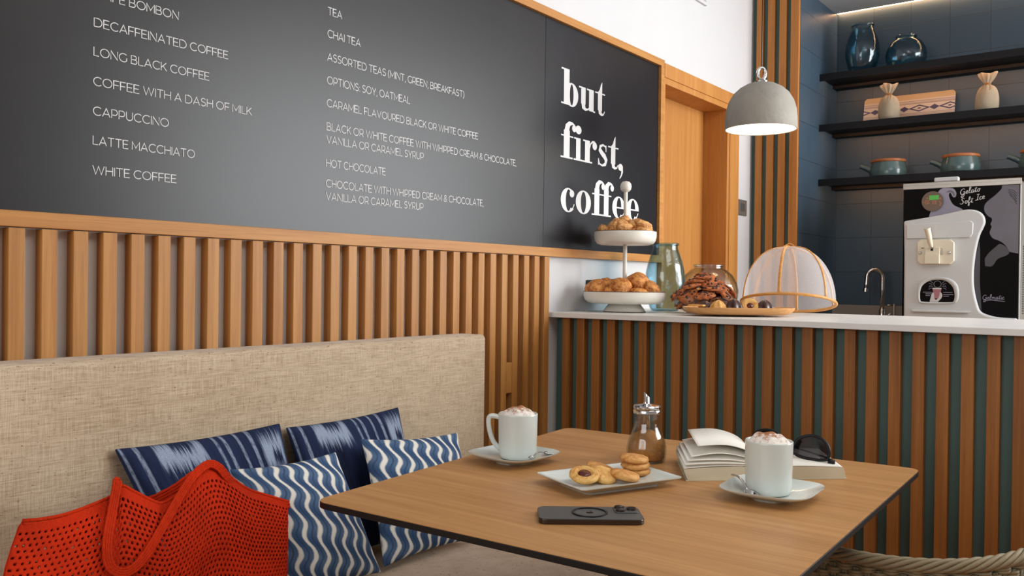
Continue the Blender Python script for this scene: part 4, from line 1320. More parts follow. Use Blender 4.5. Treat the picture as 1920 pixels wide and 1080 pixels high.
# ------------------------------------------------------------------ pendant lamp
lp = thing('pendant_lamp', 'concrete dome pendant lamp glowing white inside, hanging above the counter', 'pendant lamp', (-1.2065, 3.11, 1.689))
LL = lp.location
RL = 0.129
KL = 1.131
dome = [(r, z * KL) for r, z in [(RL, -.004), (RL + .0005, 0), (RL, .012), (RL * .995, .030), (RL * .97, .060), (RL * .90, .087), (RL * .77, .112), (RL * .60, .130), (RL * .40, .1425), (RL * .20, .1485), (0, .150)]]
inn = [(r, z * KL) for r, z in [(0, .1445), (RL * .38, .137), (RL * .57, .125), (RL * .73, .108), (RL * .86, .085), (RL * .925, .060), (RL * .955, .030), (RL * .965, .0), (RL * .97, -.003)]]
MB().lathe(dome, 64, LL, caps=False).build('shade', 'concrete', lp, smooth=True)
MB().lathe(inn, 64, LL, caps=False).build('reflector', 'lampwhite', lp, smooth=True)
MB().lathe([(RL * .965, -.0045), (RL, -.0045)], 64, LL, caps=False).build('rim', 'lampwhite', lp)
MB().lathe([(0, .167), (.024, .166), (.024, .173), (.014, .177), (.011, .181)], 24, LL).build('collar', 'steel', lp, smooth=True, angle=.6)
rg = []
for k in range(28):
    a = 2 * PI * k / 28
    rg.append(LL + Vector((.0142 * math.cos(a) * .8, .0142 * math.cos(a) * .6, .2008 + .0222 * math.sin(a))))
MB().tube(rg, .0059, 10, cyclic=True).build('hanging_ring', 'steel', lp, smooth=True)
MB().tube([LL + Vector((0, 0, .219)), LL + Vector((0, 0, 3.05 - LL.z - .02))], .0022, 8).build('cord', 'black', lp)
MB().lathe([(0, 1.335), (.05, 1.337), (.05, 1.3605), (0, 1.3605)], 28, LL).build('ceiling_rose', 'concrete', lp)
MB().lathe([(0, .066), (.018, .070), (.030, .088), (.027, .106), (.014, .122), (.013, .150), (0, .152)], 24, LL).build('bulb', 'bulb', lp, smooth=True)

# ------------------------------------------------------------------ things on the counter
CZ = 1.0102
cs = thing('cake_stand', 'two-tier off-white cake stand with a ball finial at the left end of the counter', 'cake stand', (-1.562, 2.745, CZ))
SL_ = cs.location
MB().lathe([(0, 0), (.0765, 0), (.0765, .0025), (0, .0025)], 48, SL_).build('foot_ring', 'rimdark', cs)
MB().lathe([(.0755, .0026), (.074, .006), (.062, .022), (.056, .030), (.0, .030)], 48, SL_).build('foot', 'enamel', cs, smooth=True, angle=.8)
def tier(name, r, z, h):
    t_ = MB().lathe([(0, z), (r * .80, z), (r * .90, z + .004), (r * .97, z + h * .30), (r, z + h * .62), (r, z + h), (r * .975, z + h), (r * .972, z + h * .6), (r * .93, z + h * .32), (r * .86, z + .010), (0, z + .008)], 72, SL_).build(name, 'enamel', cs, smooth=True, angle=.8)
    MB().lathe([(r + .0003, z + h - .0002), (r + .0003, z + h + .0016), (r * .972, z + h + .0016), (r * .972, z + h - .0002)], 72, SL_, closed=True).build('rim_line', 'rimdark', t_)
tier('lower_tray', .1465, .030, .042)
tier('upper_tray', .1115, .241, .046)
MB().lathe([(.0075, .038), (.0075, .252)], 20, SL_).build('column', 'enamel', cs, smooth=True)
MB().lathe([(.0075, .249), (.0068, .43), (.0075, .434)], 20, SL_).build('handle', 'enamel', cs, smooth=True)
MB().lathe([(.006, .430), (.0125, .4325), (.0185, .4395), (.0205, .450), (.0185, .4605), (.0125, .4675), (0, .4705)], 28, SL_).build('ball_finial', 'enamel', cs, smooth=True)

RV = Vector((.799, .602, 0)); FV = Vector((-.602, .799, 0))      # along / across the line of sight
def food(name, label, cat, group, base, sz, mat, a, seed, rot=(0, 0, 0), amp=.16, freq=2.2, sq=1.0, deco=None):
    from mathutils import Euler
    mb = MB(); mb.blob(base, sz, amp, freq, seed, 3, Euler(rot), sq)
    o = mb.build(name, mat, None, smooth=True, loc=base)
    tag(o, label, cat, group)
    return o
# bottom tier: round puffs (along, across, height above the tray floor, radius, half height)
low = [(-.108, -.030, .043, .038, .030, 'leftmost puff pastry standing at the front of the lower tier', (.9, -.2, .3)),
       (-.078, .012, .056, .036, .022, 'flat puff pastry propped up behind the leftmost one on the lower tier', (.3, -.6, .4)),
       (-.062, -.052, .034, .028, .020, 'small low puff pastry between the leftmost and the big shiny one, lower tier', (.2, .2, 0)),
       (-.022, -.052, .050, .042, .034, 'big shiny round puff pastry in the front centre of the lower tier', (.5, .1, .2)),
       (-.040, .030, .056, .042, .022, 'flat puff pastry behind the front centre one, left of the column, lower tier', (.2, .3, .4)),
       (.046, -.022, .068, .041, .033, 'topmost round puff pastry right of the column on the lower tier', (.7, .2, .6)),
       (.040, -.070, .032, .034, .018, 'low puff pastry at the front under the topmost one, lower tier', (.1, .1, .2)),
       (.088, -.040, .046, .036, .026, 'puff pastry at the right of the lower tier, leaning inwards', (.2, .7, .2)),
       (.108, .008, .038, .030, .018, 'rightmost puff pastry on the lower tier, sloping to the rim', (.1, .8, .1)),
       (.020, .070, .040, .044, .024, 'puff pastry at the back of the lower tier behind the column', (.1, .2, .1))]
for i, (a, b, z, r, h, lab, rt) in enumerate(low):
    p = SL_ + RV * a + FV * b + Vector((0, 0, .038 + z))
    food('puff_pastry', lab, 'pastry', 'puff pastries on the lower tier', p, (r, r, h), 'puff', i, i + 1, rt)
upp = [(-.080, -.016, .044, .022, .019, 'leftmost crusty pastry on the upper tier', (.3, .5, .2)),
       (-.048, -.026, .056, .034, .017, 'crusty pastry second from left on the upper tier, tilted up to the right', (.2, -.9, .6)),
       (-.012, -.036, .052, .034, .025, 'crusty pastry at the front centre of the upper tier', (.5, .1, .8)),
       (-.006, .000, .076, .025, .020, 'topmost crusty pastry against the column of the upper tier', (.4, -.5, .2)),
       (.022, -.024, .058, .025, .022, 'crusty pastry right of the centre one on the upper tier', (.2, .6, .4)),
       (.056, -.026, .064, .037, .017, 'flat crusty pastry lying on top at the right of the upper tier', (.1, .35, .2)),
       (.054, -.034, .044, .040, .014, 'crusty pastry underneath at the right of the upper tier', (.05, .2, .1)),
       (.010, .045, .046, .042, .022, 'crusty pastry at the back of the upper tier', (.1, .1, .3))]
for i, (a, b, z, r, h, lab, rt) in enumerate(upp):
    p = SL_ + RV * a + FV * b + Vector((0, 0, .248 + z))
    food('crusty_pastry', lab, 'pastry', 'crusty pastries on the upper tier', p, (r, r * .82, h), 'crust', i, i + 31, rt, .22, 2.6, .82)

def vase(name, label, cat, loc, prof, mat, rim):
    t = thing(name, label, cat, loc)
    outp = prof
    innp = [(max(r - .0035, .0), z + (.006 if i == 0 else 0)) for i, (r, z) in enumerate(prof)]
    innp = innp[::-1]
    mb = MB(); mb.lathe([(0, 0)] + outp + innp + [(0, innp[-1][1])], 56, Vector(loc))
    mb.build('body', mat, t, smooth=True, angle=.9)
    r, z = rim
    MB().lathe([(r - .004, z - .006), (r + .002, z - .007), (r + .0045, z - .002), (r + .002, z + .003), (r - .004, z + .003)], 48, Vector(loc), closed=True).build('lip', mat, t, smooth=True)
    return t
def tall_prof(s=1.0):
    p = [(.040, .0), (.050, .002), (.057, .012), (.066, .045), (.0735, .085), (.0755, .115), (.0725, .150), (.063, .190), (.052, .222), (.0475, .236), (.0465, .252)]
    return [(r * s, z * s) for r, z in p]
def round_prof(s=1.0):
    p = [(.060, .0), (.080, .003), (.096, .018), (.111, .050), (.114, .080), (.108, .108), (.092, .138), (.070, .158), (.056, .165), (.054, .176)]
    return [(r * s, z * s) for r, z in p]
vase('glass_vase', 'tall pale blue bubbly glass vase on the counter beside the cake stand', 'vase', (-1.524, 2.985, CZ), tall_prof(1.0), 'glass_blue', (.0475, .254))
vase('glass_jar', 'round clear glass jar on the counter behind the bowl of chocolate cookies', 'jar', (-1.428, 3.162, CZ), round_prof(1.0), 'glass', (.055, .178))
vase('glass_vase', 'tall deep blue glass vase at the left end of the topmost niche shelf', 'vase', (-1.297, 4.742, 2.2277), [(r * 1.13, z * .98) for r, z in tall_prof()], 'glass_shelf', (.0475 * 1.13, .254 * .98))
vase('glass_jar', 'squat round deep blue glass jar on the topmost niche shelf', 'jar', (-1.096, 4.80, 2.2277), [(r * .87, z * .98) for r, z in round_prof(1.0)], 'glass_shelf', (.055 * .87, .178 * .98))

# glass bowl heaped with chocolate cookies
gb_ = thing('glass_bowl', 'shallow clear glass bowl heaped with chocolate chip cookies on the counter', 'bowl', (-1.318, 2.885, CZ))
bpz = [(.045, 0), (.060, .002), (.085, .014), (.104, .034), (.112, .056)]
MB().lathe([(0, 0)] + bpz + [(r - .003, z + .002) for r, z in bpz[::-1]] + [(0, .004)], 56, gb_.location).build('body', 'glass', gb_, smooth=True, angle=.9)
def make_cookie():
    t = thing('chocolate_cookie', '', 'cookie', (0, 0, 0), 'chocolate chip cookies in the glass bowl')
    MB().blob((0, 0, 0), (.036, .036, .0095), .22, 3.0, 3, 3).build('cookie_base', 'choc_cookie', t, smooth=True)
    chips = MB()
    rnd = random.Random(5)
    for i in range(15):
        a, r = rnd.uniform(0, 2 * PI), .031 * math.sqrt(rnd.random())
        z = .0092 * math.sqrt(max(.05, 1 - (r / .034) ** 2))
        for s_ in (1, -1):
            chips.blob((r * math.cos(a + s_), r * math.sin(a + s_), z * s_), (.0058 + .002 * (i % 3 - 1), .0052, .0040), .3, 2, i, 1)
    chips.build('chips', 'choc', t, smooth=True)
    return t
ck = make_cookie()
heap = []
rnd = random.Random(11)
for ring, (n, rr, z, tl) in enumerate(((9, .074, .038, .75), (9, .086, .066, .85), (7, .060, .088, .6), (5, .032, .108, .45), (2, .012, .120, .3), (4, .036, .030, .3))):
    for k in range(n):
        a = 2 * PI * k / n + ring * .5 + rnd.uniform(-.3, .3)
        heap.append(((-1.318 + rr * math.cos(a), 2.885 + rr * math.sin(a), CZ + z + rnd.uniform(-.006, .008)), a + rnd.uniform(-.6, .6), tl + rnd.uniform(-.55, .35)))
from mathutils import Euler
lab = 'chocolate chip cookie heaped in the glass bowl on the counter'
for i, (loc, a, tl) in enumerate(heap):
    R_m = Matrix.Rotation(a, 3, 'Z') @ Matrix.Rotation(tl, 3, 'Y') @ Matrix.Rotation(rnd.uniform(0, 6), 3, 'Z')
    e = R_m.to_euler()
    if i == 0:
        ck.location = loc; ck.rotation_euler = e; ck['label'] = lab; c_ = ck
    else:
        c_ = dup(ck, loc, lab, e)
    c_['group'] = 'chocolate chip cookies in the glass bowl'

# wooden tray of sweets
tr = thing('wooden_tray', 'oval bamboo tray of chocolates and biscuits at the counter edge', 'tray', (-1.128, 2.730, CZ), None, (0, 0, math.radians(37)))
TL = tr.location
def oval(rx, ry, z, n=64):
    return [(TL.x + a, TL.y + b, TL.z + z) for a, b in [(math.copysign(abs(math.cos(t)) ** .72, math.cos(t)) * rx, math.copysign(abs(math.sin(t)) ** .72, math.sin(t)) * ry) for t in [2 * PI * k / n for k in range(n)]]]
rings = [oval(.120, .060, .008), oval(.140, .078, .008), oval(.155, .092, .0105), oval(.168, .104, .0225), oval(.1765, .112, .0290), oval(.178, .1135, .0290), oval(.1765, .112, .0225), oval(.165, .101, .010), oval(.150, .087, .0055)]
mb = MB(); n = 64
for r_ in rings: mb.v += r_
for i in range(len(rings) - 1):
    for k in range(n): mb.f.append((i * n + k, i * n + (k + 1) % n, (i + 1) * n + (k + 1) % n, (i + 1) * n + k))
mb.f.append(tuple(range(n))); mb.f.append(tuple((len(rings) - 1) * n + k for k in range(n)))
mb.build('dish', 'bamboo', tr, smooth=True, angle=.6)
ft = MB(); a_, b_ = oval(.082, .045, 0), oval(.082, .045, .0054)
ft.v = a_ + b_; ft.f = [tuple(range(n)), tuple(range(2 * n - 1, n - 1, -1))] + [(k, (k + 1) % n, n + (k + 1) % n, n + k) for k in range(n)]
ft.build('foot', 'rimdark', tr)
def sweet(name, label, cat, off_, r, h, mat, lobes, amp, tip=True, jam=False, face=None):
    p = TL + RV * off_[0] + FV * off_[1] + Vector((0, 0, off_[2]))
    t = thing(name, label, cat, tuple(p), 'sweets on the bamboo tray')
    if jam:
        mb = MB()
        mb.lathe([(0, -.010), (r * .9, -.010), (r, -.003), (r, .004), (r * .86, .010), (r * .78, .008), (r * .68, .011), (r * .58, .008), (r * .46, .010), (r * .36, .006), (0, .005)], 36, p, lobes=1, amp=.01)
        mb.build('spiral_biscuit', mat, t, smooth=True)
        MB().lathe([(r * .38, .005), (r * .30, .010), (0, .0115)], 20, p).build('jam', 'jam', t, smooth=True)
        t.rotation_euler = face
    else:
        mb = MB(); mb.lathe([(0, 0), (r * .80, .0), (r * .98, h * .22), (r, h * .38), (r * .86, h * .62), (r * .52, h * .85), (r * .2, h * .97), (0, h)], 48, p, lobes=lobes, amp=amp)
        mb.build('body', mat, t, smooth=True)
    return t
sweet('chocolate_swirl', 'dark chocolate swirl at the left end of the bamboo tray, against the cookie bowl', 'sweet', (-.105, .005, .0082), .026, .040, 'choc', 6, .10)
sweet('butter_swirl', 'pale golden piped swirl between two dark chocolates on the bamboo tray', 'sweet', (-.070, -.025, .0082), .0265, .044, 'butter', 7, .10)
sweet('chocolate_swirl', 'dark chocolate swirl in the middle of the bamboo tray', 'sweet', (-.019, -.024, .0082), .0265, .049, 'choc', 6, .11)
sweet('spiral_biscuit', 'golden spiral biscuit with a dark centre standing on the bamboo tray', 'sweet', (.031, -.026, .032), .0285, .04, 'butter', 0, 0, jam=True, face=Matrix.Rotation(math.radians(37), 3, 'Z').to_4x4().to_euler())
sweet('chocolate_swirl', 'dark chocolate swirl at the right on the bamboo tray, in front of the net cover', 'sweet', (.082, -.020, .0082), .0275, .047, 'choc', 6, .11)
for o in COL.objects:
    if o.name.startswith('spiral_biscuit') and o.type == 'EMPTY':
        o.rotation_euler = (Matrix.Rotation(math.radians(37), 3, 'Z') @ Matrix.Rotation(math.radians(68), 3, 'X')).to_euler()
wf_ = MB(); p = TL + RV * (-.140) + FV * (-.02) + Vector((0, 0, .0335))
wf_.prism([(p.x + a, p.y + b) for a, b in rrect(.028, .012, .004)], p.z - .003, p.z + .003, lambda a, b, h: (a, b, h))
wo = wf_.build('wafer', 'butter', None, bevel=.001, loc=tuple(p)); tag(wo, 'flat pale wafer biscuit on the left rim of the bamboo tray', 'biscuit', 'sweets on the bamboo tray')

# net food cover propped against the tray
fc = thing('food_cover', 'white net food cover on bent cane hoops leaning over the bamboo tray', 'food cover', (-1.052, 2.985, CZ + .004))
FL = Vector((-1.052, 2.985, CZ))
ax_tilt = Matrix.Translation(FL + Vector((0, 0, .042))) @ Matrix.Rotation(math.radians(37), 4, 'Z') @ Matrix.Rotation(math.radians(-11.5), 4, 'X') @ Matrix.Rotation(math.radians(4.5), 4, 'Y')
RF, HF = 0.156, 0.196
def cov(k, a, dr=0.0):
    """k 0 rim .. 1 top"""
    t = k * PI / 2
    r = (RF + dr) * math.cos(t) ** .86
    return ax_tilt @ Vector((r * math.cos(a), r * math.sin(a), (HF + dr) * math.sin(t) ** 1.0))
nm = MB(); n, m_ = 72, 20
for j in range(m_):
    for k in range(n): nm.v.append(tuple(cov(j / m_, 2 * PI * k / n)))
nm.v.append(tuple(cov(1, 0)))
for j in range(m_ - 1):
    for k in range(n): nm.f.append((j * n + k, j * n + (k + 1) % n, (j + 1) * n + (k + 1) % n, (j + 1) * n + k))
for k in range(n): nm.f.append(((m_ - 1) * n + k, (m_ - 1) * n + (k + 1) % n, m_ * n))
nm.build('net', 'net', fc, smooth=True)
MB().tube([cov(0, 2 * PI * k / 72, .001) for k in range(72)], .0052, 8, cyclic=True).build('rim_hoop', 'cane', fc, smooth=True)
for k in range(6):
    a = math.radians(-118 + 60 * k)
    rb = MB(); pts = [cov(j / 20, a, .0015) for j in range(20)] + [cov(.985, a, .0015)]
    rb.tube(pts, .0048, 8, flat=.45, up=(ax_tilt.to_3x3() @ Vector((math.cos(a), math.sin(a), .8))))
    rb.build('rib', 'cane', fc, smooth=True)
tp = ax_tilt @ Vector((0, 0, HF))
hd_ = ax_tilt.to_3x3() @ Vector((1, 0, 0)); up_ = ax_tilt.to_3x3() @ Vector((0, 0, 1))
MB().tube(smooth_path([tp + hd_ * a + up_ * b for a, b in ((-.030, -.006), (-.020, .004), (0, .016), (.020, .004), (.034, -.008))], 6), .0042, 8, flat=.45, up=up_).build('handle', 'cane', fc, smooth=True)

# ------------------------------------------------------------------ niche things
trl = thing('serving_tray', 'pale wooden tray with a blue diamond pattern leaning on the tiles of the middle shelf', 'tray', (-1.101, 4.862, 1.9618), None, (math.radians(-14), 0, 0))
TP = trl.location
MB().prism([(a, b + .082) for a, b in rrect(.222, .082, .018)], -.006, .006, lambda a, b, h: (TP.x + a, TP.y + h, TP.z + b)).build('board', 'trayprint', trl, bevel=.002)
def make_sack(label, loc, seed, lean):
    t = thing('cloth_sack', label, 'sack', loc, 'cloth sacks on the middle shelf')
    L = Vector(loc)
    prof = [(0, 0), (.048, .0), (.060, .006), (.064, .03), (.062, .07), (.055, .100), (.036, .122), (.015, .130), (.013, .135), (.024, .146), (.040, .166), (.050, .186), (.047, .187), (.03, .172), (0, .160)]
    mb = MB(); n = 44
    for (r, z) in prof:
        r *= .82
        for k in range(n):
            a = 2 * PI * k / n
            fold = 1 + (.20 * math.sin(9 * a + seed) if z > .11 else .03 * math.sin(4 * a + seed) * (z > .01))
            flat = .60 if z > .135 else .85
            mb.v.append((L.x + r * fold * math.cos(a) + lean * z, L.y + r * fold * math.sin(a) * flat, L.z + z + (.005 * math.sin(3 * a + seed) if z > .16 else 0)))
    for i in range(len(prof) - 1):
        for k in range(n): mb.f.append((i * n + k, i * n + (k + 1) % n, (i + 1) * n + (k + 1) % n, (i + 1) * n + k))
    mb.build('sack_cloth', 'sack', t, smooth=True, sub=1)
    tw = MB()
    for q in range(3):
        tw.tube([(L.x + lean * .134 + .0138 * math.cos(2 * PI * k / 20), L.y + .0126 * math.sin(2 * PI * k / 20), L.z + .1315 + q * .003) for k in range(20)], .0022, 6, cyclic=True)
    for sx in (-1, 1):
        tw.tube(smooth_path([(L.x + lean * .13 + .004 * sx, L.y - .0165, L.z + .134), (L.x + lean * .12 + .016 * sx, L.y - .034, L.z + .118), (L.x + lean * .1 + .018 * sx, L.y - .055, L.z + .096)], 5), .0016, 6)
    tw.build('tie', 'string', t, smooth=True)
make_sack('small beige cloth sack tied at the neck, standing in front of the patterned tray', (-1.153, 4.715, 1.9618), 1, -.02)
make_sack('small beige cloth sack tied at the neck, standing alone on the middle shelf', (-.713, 4.735, 1.9618), 2.4, .01)
pot = thing('lidded_pot', 'teal glazed pot with a wooden lid and stub handle, leftmost on the lowest shelf', 'pot', (-1.163, 4.755, 1.6742), 'teal pots on the lowest shelf')
L = pot.location
MB().lathe([(0, 0), (.078, 0), (.088, .006), (.091, .022), (.090, .040), (.083, .064), (.081, .076), (.077, .076), (.078, .040), (0, .010)], 48, L).build('body', 'pot', pot, smooth=True, angle=.8)
MB().tube(smooth_path([L + Vector(v) for v in ((-.080, -.01, .040), (-.100, -.015, .052), (-.122, -.02, .062), (-.134, -.022, .066))], 4), [.0155] * 3 + [.014] * 4 + [.012] * 6, 12).build('stub_handle', 'pot', pot, smooth=True)
MB().lathe([(0, .0765), (.0815, .0765), (.0845, .080), (.0845, .088), (.082, .0915), (0, .0915)], 48, L).build('lid', 'lidwood', pot, smooth=True, angle=.6)
dup(pot, (-.826, 4.755, 1.6742), 'teal glazed pot with a wooden lid, standing above the ice-cream machine on the lowest shelf')
dup(pot, (-.488, 4.755, 1.6742), 'teal glazed pot with a wooden lid cut off by the right edge of the picture')

fa = thing('faucet', 'tall chrome gooseneck tap on the back worktop by the tiles', 'tap', (-1.190, 4.78, .9002))
FA = fa.location
MB().lathe([(0, 0), (.026, 0), (.026, .012), (.017, .02), (.0155, .09), (.012, .10)], 28, FA).build('base', 'steel', fa, smooth=True, angle=.7)
gp_ = [FA + Vector((0, 0, .09)), FA + Vector((0, 0, .20))] + [FA + Vector((-.034 + .034 * math.cos(math.radians(t)), -.018 + .018 * math.cos(math.radians(t)), .262 + .040 * math.sin(math.radians(t)))) for t in range(0, 185, 15)] + [FA + Vector((-.070, -.038, .225)), FA + Vector((-.072, -.040, .200))]
MB().tube(gp_, .0108, 14).build('gooseneck', 'steel', fa, smooth=True)
MB().tube([FA + Vector((-.072, -.040, .204)), FA + Vector((-.073, -.041, .186))], .0135, 16).build('spout_tip', 'steel', fa, smooth=True, angle=.7)
MB().tube([FA + Vector((.012, -.004, .055)), FA + Vector((.050, -.015, .075))], [.006, .0045], 10).build('lever', 'steel', fa, smooth=True)
sd = thing('soap_pump', 'slim dark pump standing right of the tap on the back worktop', 'soap pump', (-1.131, 4.78, .9002))
MB().lathe([(0, 0), (.018, 0), (.018, .008), (.0075, .012), (.0070, .125), (0, .126)], 20, sd.location).build('stem', 'brushed', sd, smooth=True, angle=.7)
MB().tube([sd.location + Vector((0, 0, .118)), sd.location + Vector((-.03, -.02, .118))], .005, 10).build('nozzle', 'brushed', sd, smooth=True)

# ------------------------------------------------------------------ soft ice-cream machine
gm = thing('ice_cream_machine', 'white and black soft ice-cream machine on the back worktop below the shelves', 'ice-cream machine', (-.75, 4.55, .9002))
MX0, MX1, MY, MZ0, MZ1 = -.985, -.5125, 4.300, .9010, 1.577
MB().box(MX0 + .004, MX1, MY + .012, 4.83, MZ0 + .03, MZ1).build('body', 'brushed', gm, bevel=.003)
for xx in (MX0 + .05, MX1 - .05):
    for yy in (MY + .06, 4.78): MB().lathe([(.02, 0), (.02, .031)], 14, (xx, yy, MZ0 - .0005)).build('foot', 'black', gm)
MB().box(MX0, MX1 + .002, MY - .004, 4.835, MZ1 - .0005, MZ1 + .0005).build('top_edge', 'brushed', gm)
MB().box(MX0 - .001, MX1 + .002, MY - .002, MY + .012, MZ1 - .017, MZ1 + .012).build('top_rail', 'brushed', gm, bevel=.002)
MB().box(MX0 + .02, MX1 - .06, MY + .03, 4.70, MZ1, MZ1 + .014).build('hopper_lid', 'gel_white', gm, bevel=.004)
MB().box(-.858, -.757, MY + .012, MY + .045, MZ1 + .012, MZ1 + .034).build('lid_handle', 'gel_white', gm, bevel=.006, seg=3)
MB().box(MX0 + .002, MX1 - .004, MY, MY + .0118, .935, MZ1 - .0172).build('printed_panel', 'gel_black', gm)
for i in range(30):
    MB().box(MX1, MX1 + .0025, 4.40, 4.74, 1.00 + i * .0105, 1.006 + i * .0105).build('vent_slot', 'darkgrey', gm)
# picture helper: machine-front coordinates
fx = lambda a, b, h: (a, MY - h, b)
def flat(name, poly, mat, h, parent=gm, th=.0003):
    mb = MB(); mb.prism(poly, h, h + th, fx); return mb.build(name, mat, parent)
def curve2(pts, n=6): return [(p.x, p.y) for p in smooth_path([Vector((a, b, 0)) for a, b in pts], n)]
flat('swirl_print', curve2([(-.874, 1.429), (-.8712, 1.444), (-.852, 1.500), (-.8357, 1.546), (-.816, 1.5600), (-.795, 1.5595), (-.7737, 1.5545), (-.763, 1.5356), (-.7657, 1.5192), (-.7731, 1.5163), (-.7792, 1.5216), (-.7839, 1.533), (-.7905, 1.536), (-.7928, 1.524), (-.7849, 1.5003), (-.7696, 1.4797), (-.7365, 1.4602), (-.76, 1.446), (-.8265, 1.430)], 5), 'gel_lilac', .0002)
flat('swirl_shadow', curve2([(-.806, 1.540), (-.79, 1.549), (-.775, 1.543), (-.769, 1.530), (-.7735, 1.521), (-.7785, 1.534), (-.788, 1.540)], 5), 'gel_grey', .0006)
flat('face_print', curve2([(-.583, 1.5585), (-.5869, 1.5425), (-.6093, 1.5179), (-.6376, 1.4934), (-.6503, 1.4745), (-.65, 1.4502), (-.6367, 1.4286), (-.6222, 1.4183), (-.6206, 1.4053), (-.6262, 1.3926), (-.6217, 1.3795), (-.6286, 1.357), (-.624, 1.3407), (-.6124, 1.3276), (-.5895, 1.3174), (-.5666, 1.2977), (-.552, 1.270)], 5) + [(-.5185, 1.262), (-.5185, 1.5585)], 'gel_grey', .0002)
flat('hand_print', curve2([(-.6464, 1.2416), (-.6298, 1.2674), (-.6057, 1.2913), (-.5877, 1.3047), (-.5634, 1.2906), (-.5526, 1.2666), (-.5659, 1.2531), (-.5959, 1.2396), (-.6168, 1.2087), (-.6444, 1.2087)], 5), 'gel_dim', .0006)
MB().lathe([(0, -.0002), (.048, -.0002), (.048, .008), (.0455, .010), (0, .010)], 48).build('dial_rim', 'brushed', gm, smooth=True, angle=.5)
dr = gm.children[-1]
dr.matrix_parent_inverse = Matrix.Identity(4)
dr.location = Vector((-.8585, MY, 1.502)) - gm.location; dr.rotation_euler = (PI / 2, 0, 0)
for v in dr.data.vertices: v.co += gm.location
flat('dial_face', arc(-.8585, 1.502, .0450, .0450, 0, 360, 40)[:-1], 'gel_brown', .0101)
flat('display', [(-.872, 1.508), (-.832, 1.508), (-.832, 1.5285), (-.872, 1.5285)], 'lcd', .0105)
ic = MB()
for cx, cz, hw, hh in ((-.881, 1.498, .008, .0065), (-.850, 1.4966, .008, .0065)):
    for p_ in ([(cx - hw, cz - hh), (cx + hw, cz - hh), (cx + hw, cz + hh), (cx - hw, cz + hh), (cx - hw, cz - hh)],):
        ribbon(ic, p_, .0016, lambda a, b, h: (a, MY - .0105 - h, b), .0003)
ribbon(ic, [(-.886, 1.4985), (-.876, 1.4985)], .002, lambda a, b, h: (a, MY - .0105 - h, b), .0003)
ribbon(ic, [(-.892, 1.498), (-.898, 1.498)], .0018, lambda a, b, h: (a, MY - .0105 - h, b), .0003)
for p_ in ([(-.855, 1.493), (-.850, 1.501), (-.845, 1.493)], [(-.854, 1.499), (-.846, 1.499)], [(-.8305, 1.509), (-.826, 1.5165), (-.8215, 1.509)], [(-.830, 1.501), (-.822, 1.490), (-.829, 1.484), (-.824, 1.479)], [(-.884, 1.519), (-.880, 1.514), (-.876, 1.519)]):
    ribbon(ic, p_, .0022, lambda a, b, h: (a, MY - .0105 - h, b), .0004)
ic.build('icons', 'gel_orange', gm)

# white moulded front
WOUT = curve2([(-.9765, 1.4150), (-.9035, 1.4250), (-.8265, 1.4372), (-.7662, 1.4498), (-.7306, 1.4570), (-.7011, 1.4578), (-.6718, 1.4500), (-.6512, 1.4310), (-.6436, 1.4028), (-.6504, 1.3771), (-.6617, 1.3514), (-.6686, 1.3254), (-.6740, 1.2995), (-.6806, 1.2541), (-.6858, 1.1913), (-.6851, 1.1286), (-.6782, 1.0799), (-.6683, 1.0383), (-.6571, 1.0108), (-.6291, .9955), (-.5833, .9858), (-.5160, .9838)], 4)
poly = WOUT + [(-.5145, .915), (-.9700, .915), (-.9720, 1.25), (-.9750, 1.39)]
mbw = MB(); mbw.prism(poly, -.002, .026, fx)
mbw.build('front_moulding', 'gel_white', gm, bevel=.009, seg=4)
# shade along the S-shaped moulding's return edge, painted as a flat strip
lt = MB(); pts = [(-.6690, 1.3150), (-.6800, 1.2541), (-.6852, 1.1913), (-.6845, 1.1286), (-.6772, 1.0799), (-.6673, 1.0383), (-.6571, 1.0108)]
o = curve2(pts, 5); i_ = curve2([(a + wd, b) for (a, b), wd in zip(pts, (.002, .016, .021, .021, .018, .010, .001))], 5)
flat('moulding_shade', o + i_[::-1], 'gel_dim', .0008)
sh_ = [(-.962, 1.333), (-.700, 1.333), (-.690, 1.350), (-.688, 1.398), (-.700, 1.408), (-.962, 1.398)]
mbw = MB(); mbw.prism(curve2(sh_ + sh_[:1], 1)[:-1], .026, .033, fx); mbw.build('upper_shoulder', 'gel_white', gm, bevel=.005, seg=3)
mbw = MB(); mbw.prism([(-.933, 1.000), (-.704, 1.000), (-.690, 1.009), (-.933, 1.0105)], .026, .040, fx); mbw.build('drip_ledge', 'gel_white', gm, bevel=.003, seg=3)
RC = curve2([(-.914, 1.0828), (-.9096, 1.1262), (-.8833, 1.1516), (-.8308, 1.1609), (-.7788, 1.1523), (-.7497, 1.1279), (-.7412, 1.0858), (-.7486, 1.0504), (-.7741, 1.0405), (-.8884, 1.0380), (-.908, 1.050), (-.914, 1.0828)], 4)[:-1]
LBL = curve2([(-.9014, 1.0685), (-.8998, 1.0974), (-.8895, 1.1228), (-.8633, 1.141), (-.8306, 1.1466), (-.7948, 1.1416), (-.7687, 1.1171), (-.7593, 1.0854), (-.7615, 1.0572), (-.7742, 1.048), (-.8885, 1.0472), (-.8995, 1.055), (-.9014, 1.0685)], 4)[:-1]
rr_ = MB()
def resample(p, n):
    L_ = [0]
    q = p + p[:1]
    for a, b in zip(q, q[1:]): L_.append(L_[-1] + math.hypot(b[0] - a[0], b[1] - a[1]))
    out = []
    for k in range(n):
        d = L_[-1] * k / n
        for i in range(len(q) - 1):
            if L_[i + 1] >= d:
                t = (d - L_[i]) / max(1e-9, L_[i + 1] - L_[i]); out.append((q[i][0] + (q[i + 1][0] - q[i][0]) * t, q[i][1] + (q[i + 1][1] - q[i][1]) * t)); break
    return out
n = 72
cen = (-.830, 1.095)
